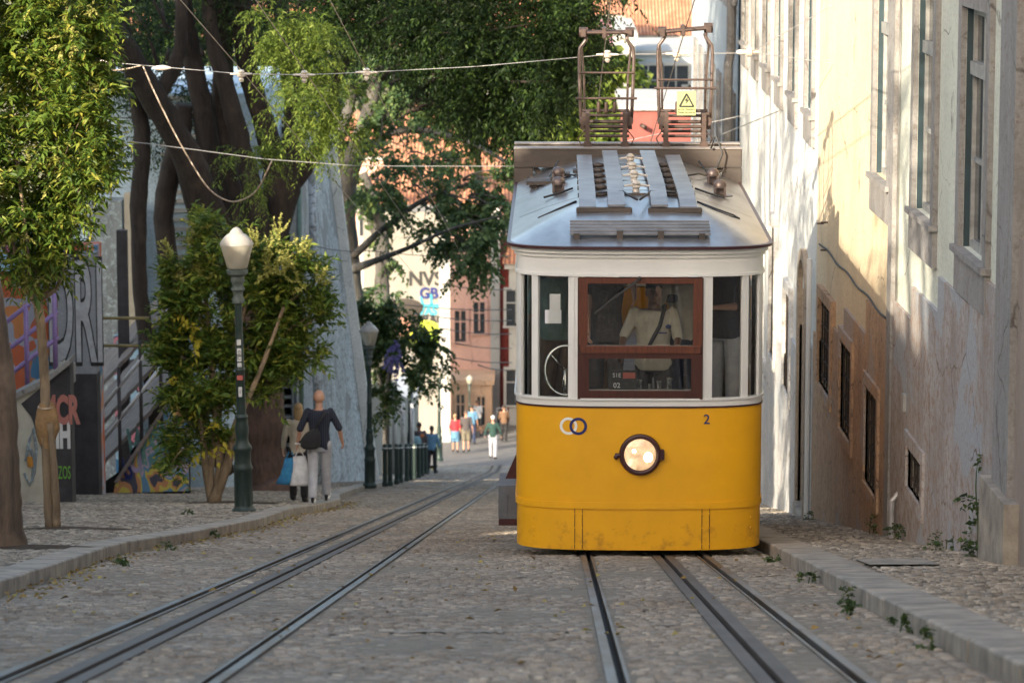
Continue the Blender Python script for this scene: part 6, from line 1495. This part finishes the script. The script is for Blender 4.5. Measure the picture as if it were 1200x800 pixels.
    remesh(mb, 'shirt', vox, top, root, 4)
    mb = MB(); q = [T(z) for z in (.80, .90, .99)]
    mb.loft([(q[0].x, q[0].y, q[0].z, .15, .115), (q[1].x, q[1].y, q[1].z, .172, .13), (q[2].x, q[2].y, q[2].z, .155, .118)], 20)
    for k in ('L', 'R'):
        if legs == 'long': mb.caps(J['hip'+k], J['knee'+k], .096, .078); mb.caps(J['knee'+k], J['ank'+k]+v(0,0,.03), .078, .066)
        else: mb.caps(J['hip'+k], J['hip'+k].lerp(J['knee'+k], .92), .10, .092)
    if skirt: a = T(.62); b_ = T(.98); mb.loft([(a.x, a.y, a.z, .21, .17), (b_.x, b_.y, b_.z, .16, .125)], 20)
    remesh(mb, 'skirt' if skirt else ('trousers' if legs == 'long' else 'shorts'), vox, bottom, root, 4)
    for k in ('L', 'R'): mb = MB(); foot(mb, k, .010); remesh(mb, 'shoe', vox, shoem, root, 2)
    if hair != 'bald':
        mb = MB()
        mb.ell(hh(0, -.022, .045), (.084, .094, .090), 16, 12, H4)
        if hair == 'long': mb.ell(hh(0, -.06, -.05), (.085, .055, .14), 14, 10, H4)
        if hair == 'bun': mb.ell(hh(0, -.10, .06), (.045, .045, .045), 12, 8, H4)
        if hair == 'cap': mb.loft([tuple(hh(0, .0, .045))+(.088,.108), tuple(hh(0, -.005, .09))+(.082,.10), tuple(hh(0, -.01, .13))+(.05,.065)], 16); mb.ell(hh(0, .115, .05), (.065, .06, .010), 14, 8, H4)
        remesh(mb, 'cap' if hair == 'cap' else 'hair', vox*.8, hairm, root, 3)
    if eyes:
        for sx in (-1, 1): mb = MB(); mb.ell(hh(sx*.030, .088, .014), (.014, .008, .008), 10, 6, H4); mb.build('eye', M['eye'], root, True)
    root.scale = (s, s, s); return root, J
# walking man
py_, pxx = 53.0, X(371, 53)
man, J = person((pxx, py_, zg(py_)), 2, 1.86, 'bald man walking away in a striped navy shirt and light grey trousers', dict(legL=(-14, 14), legR=(13, 3), armL=(-4, 24, 14), armR=(6, 26, 18), lean=2, head=(0, -4)), M['navy_stripe'], M['c_grey'], 'bald', M['skin'], shoem=M['c_white'], vox=.011)
for k in ('L', 'R'):
    mb = MB(); a, t = J['ank'+k], J['toe'+k]; mb.caps(a+Vector((0,-.075,-.05)), a+Vector((0,-.075,.0)), .018, .03, 8); mb.build('shoe_heel', M['c_black'], man, True)
mb = MB(); q = J['wrL']; mb.tube([q+Vector((.036*math.cos(a), .036*math.sin(a), .01)) for a in np.linspace(0, 2*PI, 13)], .012, 6, False); mb.build('watch', M['sticker'], man, True)
sc_m = 1.86/1.75
def W(lx, ly, lz, m_=man, s=sc_m): return m_.location + Matrix.Rotation(m_.rotation_euler.z, 3, 'Z') @ (Vector((lx, ly, lz))*s)
bg_ = empty('sling_bag', W(-.12, -.19, 1.0), 0, 'black sling bag on the back of the bald man', 'bag')
mb = MB(); mb.loft([(-.02,0,-.14,.10,.05), (-.01,0,-.10,.16,.075), (0,0,.02,.165,.08), (.03,0,.12,.12,.07), (.07,0,.19,.05,.04)], 18); remesh(mb, 'bag_body', .012, M['c_black'], bg_)
mb = MB(); mb.tube([(.06,.0,.17), (.14,.03,.32), (.22,.08,.43), (.20,.19,.46)], .022, 8); mb.tube([(-.15,.05,-.02), (-.19,.14,-.05)], .02, 8); mb.build('strap', M['c_black'], bg_, True)
q = W(J['wrL'].x, J['wrL'].y, J['wrL'].z-.09)
def bag(name, q, wt, wb, h, th, m, label):
    r_ = empty(name, q, R(10), label, 'bag'); mb = MB(); n = 9; vs_ = []; fs = []
    for j in range(n):
        t = j/(n-1); w_ = wt+(wb-wt)*t; z = -.10-h*t; d = th*math.sin(PI*min(1, t*1.2)*.5+.1)
        for k in range(14): a = 2*PI*k/14; vs_.append((w_*math.copysign(abs(math.cos(a))**.6, math.cos(a))+random.uniform(-.008,.008)+.02*math.sin(3*t), d*math.sin(a)+random.uniform(-.008,.008), z+random.uniform(-.006,.006)))
    for j in range(n-1):
        for k in range(14): a = j*14+k; b = j*14+(k+1) % 14; fs.append((a, b, b+14, a+14))
    fs.append(tuple((n-1)*14+k for k in range(14))); mb.add(vs_, fs); mb.build('bag_body', m, r_, True)
    mb = MB()
    for s in (-1, 1): mb.tube([(s*wt*.7, 0, -.10), (s*.02, 0, 0)], .010, 6)
    mb.build('handle', m, r_); return r_
bag('carrier_bag', q+Vector((.03,-.03,0)), .10, .17, .48, .06, M['c_white'], 'white carrier bag hanging from the left hand of the bald man')
bag('shopping_bag', q+Vector((-.13,.10,-.05)), .09, .24, .42, .10, M['c_ltblue'], 'shiny blue shopping bag beside the white carrier bag')
cmp_, Jc = person((X(346, 54.2), 54.2, zg(54.2)), 5, 1.66, 'companion in beige top and black trousers half hidden behind the bald man', dict(legL=(10, 3), legR=(-12, 14), armL=(5, 14, 15), armR=(0, 8, 10)), M['c_beige'], M['c_black'], 'long', M['skin_pale'], M['hair_fair'], sleeve=.9, vox=.014)
# pair by the bollards
p_, J = person((X(490, 108), 108, gz(108)+.02), 8, 1.76, 'person in a dark jacket with orange print and pale blue backpack by the bollards', dict(legL=(6, 4), legR=(-8, 10), armL=(0, 10, 20), armR=(0, 12, 20)), M['c_char'], M['c_black'], 'short', M['skin_dark'], sleeve=.95, vox=.02)
bp = empty('backpack', p_.location+Vector((-.08, -.22, 1.12)), 0, 'pale blue backpack worn by the person in the dark jacket', 'backpack'); mb = MB(); mb.loft([(0,0,-.22,.14,.08), (0,-.02,-.1,.17,.11), (0,-.01,.1,.16,.10), (0,0,.22,.10,.06)], 16); remesh(mb, 'bag_body', .02, cloth('pale_teal_nylon', (.20,.34,.38,1)), bp)
mb = MB(); mb.tube([(-.1,.02,.2), (-.12,.1,.28), (-.12,.22,.3)], .025, 6); mb.tube([(.1,.02,.2), (.12,.1,.28), (.12,.22,.3)], .025, 6); mb.build('strap', M['c_char'], bp)
mb = MB(); mb.ell((.06, -.125, 1.33), (.10, .02, .06), 12, 8); mb.build('jacket_print', simple('orange_print', (.5,.16,.05,1), None, .8), p_)
person((X(505, 111), 111, gz(111)+.02), -12, 1.66, 'person in a blue denim jacket and black trousers walking beside the dark jacket', dict(legL=(-8, 10), legR=(8, 3), armL=(4, 8, 15), armR=(6, 12, 25)), M['c_blue'], M['c_black'], 'short', M['skin_dark'], sleeve=.95, vox=.02)
# far group
person((X(533, 137), 137, gz(137)+.05), 4, 1.62, 'woman in a red top and denim skirt in the far group', dict(legL=(4, 2), legR=(-4, 5), armL=(0, 14, 12), armR=(0, 10, 12)), M['c_red'], M['c_blue'], 'bun', M['skin'], M['hair_fair'], legs='short', skirt=True, vox=.022)
person((X(546, 137), 137, gz(137)+.05), 0, 1.78, 'man in a charcoal T-shirt and khaki shorts in the far group', dict(legL=(-6, 6), legR=(5, 2), armL=(0, 14, 12), armR=(0, 14, 12)), M['c_char'], M['c_khaki'], 'short', M['skin'], M['hair_grey'], legs='short', vox=.022)
person((X(553, 141), 141, gz(141)+.02), 0, 1.68, 'person in pale blue mostly hidden behind the man in shorts', dict(legL=(5, 3), legR=(-5, 6), armL=(0, 8, 10), armR=(0, 10, 12)), M['c_blue'], M['c_navy'], 'short', M['skin'], vox=.022)
person((X(560, 144), 144, gz(144)+.02), 20, 1.60, 'person in white top and black shorts leaning forward in the far street', dict(legL=(10, 5), legR=(-10, 10), armL=(15, 14, 25), armR=(10, 10, 25), lean=8), M['c_white'], M['c_black'], 'short', M['skin'], M['hair_grey'], legs='short', vox=.022)
person((X(578, 134), 134, gz(134)+.02), -4, 1.78, 'walker in a dark green jacket, white cap and light grey trousers', dict(legL=(8, 3), legR=(-8, 10), armL=(0, 24, 10), armR=(5, 22, 15)), M['c_green'], M['c_grey'], 'cap', M['skin'], M['c_white'], sleeve=.95, vox=.022)
person((X(591, 142), 142, gz(142)+.02), 0, 1.58, 'person in dark brown clothes standing close to the tram corner', dict(legL=(3, 2), legR=(-3, 4), armL=(20, 10, 40), armR=(20, 10, 40)), M['c_brown'], M['c_black'], 'short', M['skin'], sleeve=.95, vox=.022)
# pushchair in front of that person
r_ = empty('pushchair', (X(588, 145), 145.5, gz(145)), 0, 'dark folding pushchair near the tram corner', 'pushchair')
mb = MB()
for sx in (-.22, .22):
    for yy in (-.3, .3): mb.lathe([(.02,-.02), (.10,-.02), (.10,.02), (.02,.02)], (sx, yy, .10), 12, Matrix.Rotation(R(90), 4, 'Y'))
mb.build('wheels', M['black'], r_)
mb = MB()
for sx in (-.22, .22): mb.tube([(sx,-.3,.1), (sx,.3,.7), (sx,.4,1.0)], .015, 6); mb.tube([(sx,.3,.1), (sx,-.1,.55)], .015, 6)
mb.tube([(-.22,.4,1.0), (.22,.4,1.0)], .02, 6); mb.build('frame', M['galv'], r_)
mb = MB(); mb.loft([(0,0,.3,.2,.2), (0,.05,.5,.21,.22), (0,.1,.8,.2,.12)], 14); mb.build('seat', M['c_black'], r_, True)

# tram crew and passengers: floor of the cab is at local z .50
fl = -5.72+1.0
def intram(px, dy, H, *a, **k): return person((X(px, TY+dy), TY+dy, fl+k.pop('dz', 0)), *a[:1], H, *a[1:], **k)
drv, J = intram(768, .72, 1.72, 180, 'tram driver in a beige polo shirt with a black strap and dark cap', dict(armL=(26, 10, 40), armR=(22, 22, 38), inL=10, head=(0, 6)), M['c_beige'], M['c_char'], 'cap', M['skin_dark'], M['c_black'], sleeve=.5, vox=.010, eyes=True, build_=1.12, dz=-.12)
mb = MB(); mb.tube([(-.10,.13,1.45), (-.06,.155,1.3), (.02,.155,1.15), (.08,.14,1.02)], .020, 8); mb.tube([(-.10,.13,1.45), (-.12,.02,1.49), (-.10,-.06,1.46)], .02, 8); mb.build('strap', M['black'], drv, True)
mb = MB(); mb.box(-.13, -.05, .152, .16, 1.22, 1.235); mb.ell((-.145, .15, 1.29), (.03,.008,.022), 10, 6); mb.build('badge', M['navy_ink'], drv)
pas, J = intram(806, 1.12, 1.84, 172, 'passenger with a lit face bending to a small camera behind the driver', dict(lean=14, armL=(50, 12, 60), armR=(50, 14, 75), inR=15, head=(20, -14)), M['c_beige'], M['c_navy'], 'short', M['skin_pale'], M['hair_grey'], sleeve=.5, vox=.012, eyes=True, dz=.02)
cm = empty('camera', (X(789, TY+.98), TY+.93, Z(348, TY+.95)), 0, 'small dark camera held by the passenger behind the driver', 'camera'); mb = MB(); mb.box(-.06,.06,-.03,.03,-.04,.04, bev=.008); mb.build('camera_body', M['black'], cm); mb = MB(); mb.lathe([(.01,0), (.03,0), (.03,.05), (.01,.05)], (0,-.03,0), 14, Matrix.Rotation(R(90), 4, 'X')); mb.build('lens_barrel', M['maroon'], cm)
intram(712, 1.05, 1.78, 185, 'bare armed passenger in charcoal standing at the left of the driver', dict(armL=(125, 10, -110), armR=(10, 4, 30), head=(0, 0)), M['c_char'], M['c_char'], 'short', M['skin_pale'], sleeve=.2, vox=.012, dz=.10)
intram(697, 1.75, 1.60, 170, 'seated passenger in a dusty pink top with long hair, behind the driver', dict(armL=(30, 6, 60), armR=(30, 6, 60)), M['c_pink'], M['c_brown'], 'long', M['skin'], M['hair_grey'], sleeve=.8, vox=.014, dz=-.25)
intram(655, 1.35, 1.80, 20, 'passenger in a sage green T-shirt seen from behind in the left window', dict(armL=(10, 12, 15), armR=(10, 10, 20), lean=6), M['c_teal'], M['c_brown'], 'short', M['skin'], sleeve=.6, vox=.014, build_=1.15, dz=.05)
intram(852, 1.15, 1.80, 150, 'passenger in a black T-shirt and grey trousers with folded arms in the right window', dict(armL=(30, 8, 60), armR=(30, 8, 70), inL=45, inR=40), M['c_black'], M['c_grey'], 'short', M['skin'], sleeve=.55, vox=.012, build_=1.15, dz=.10)
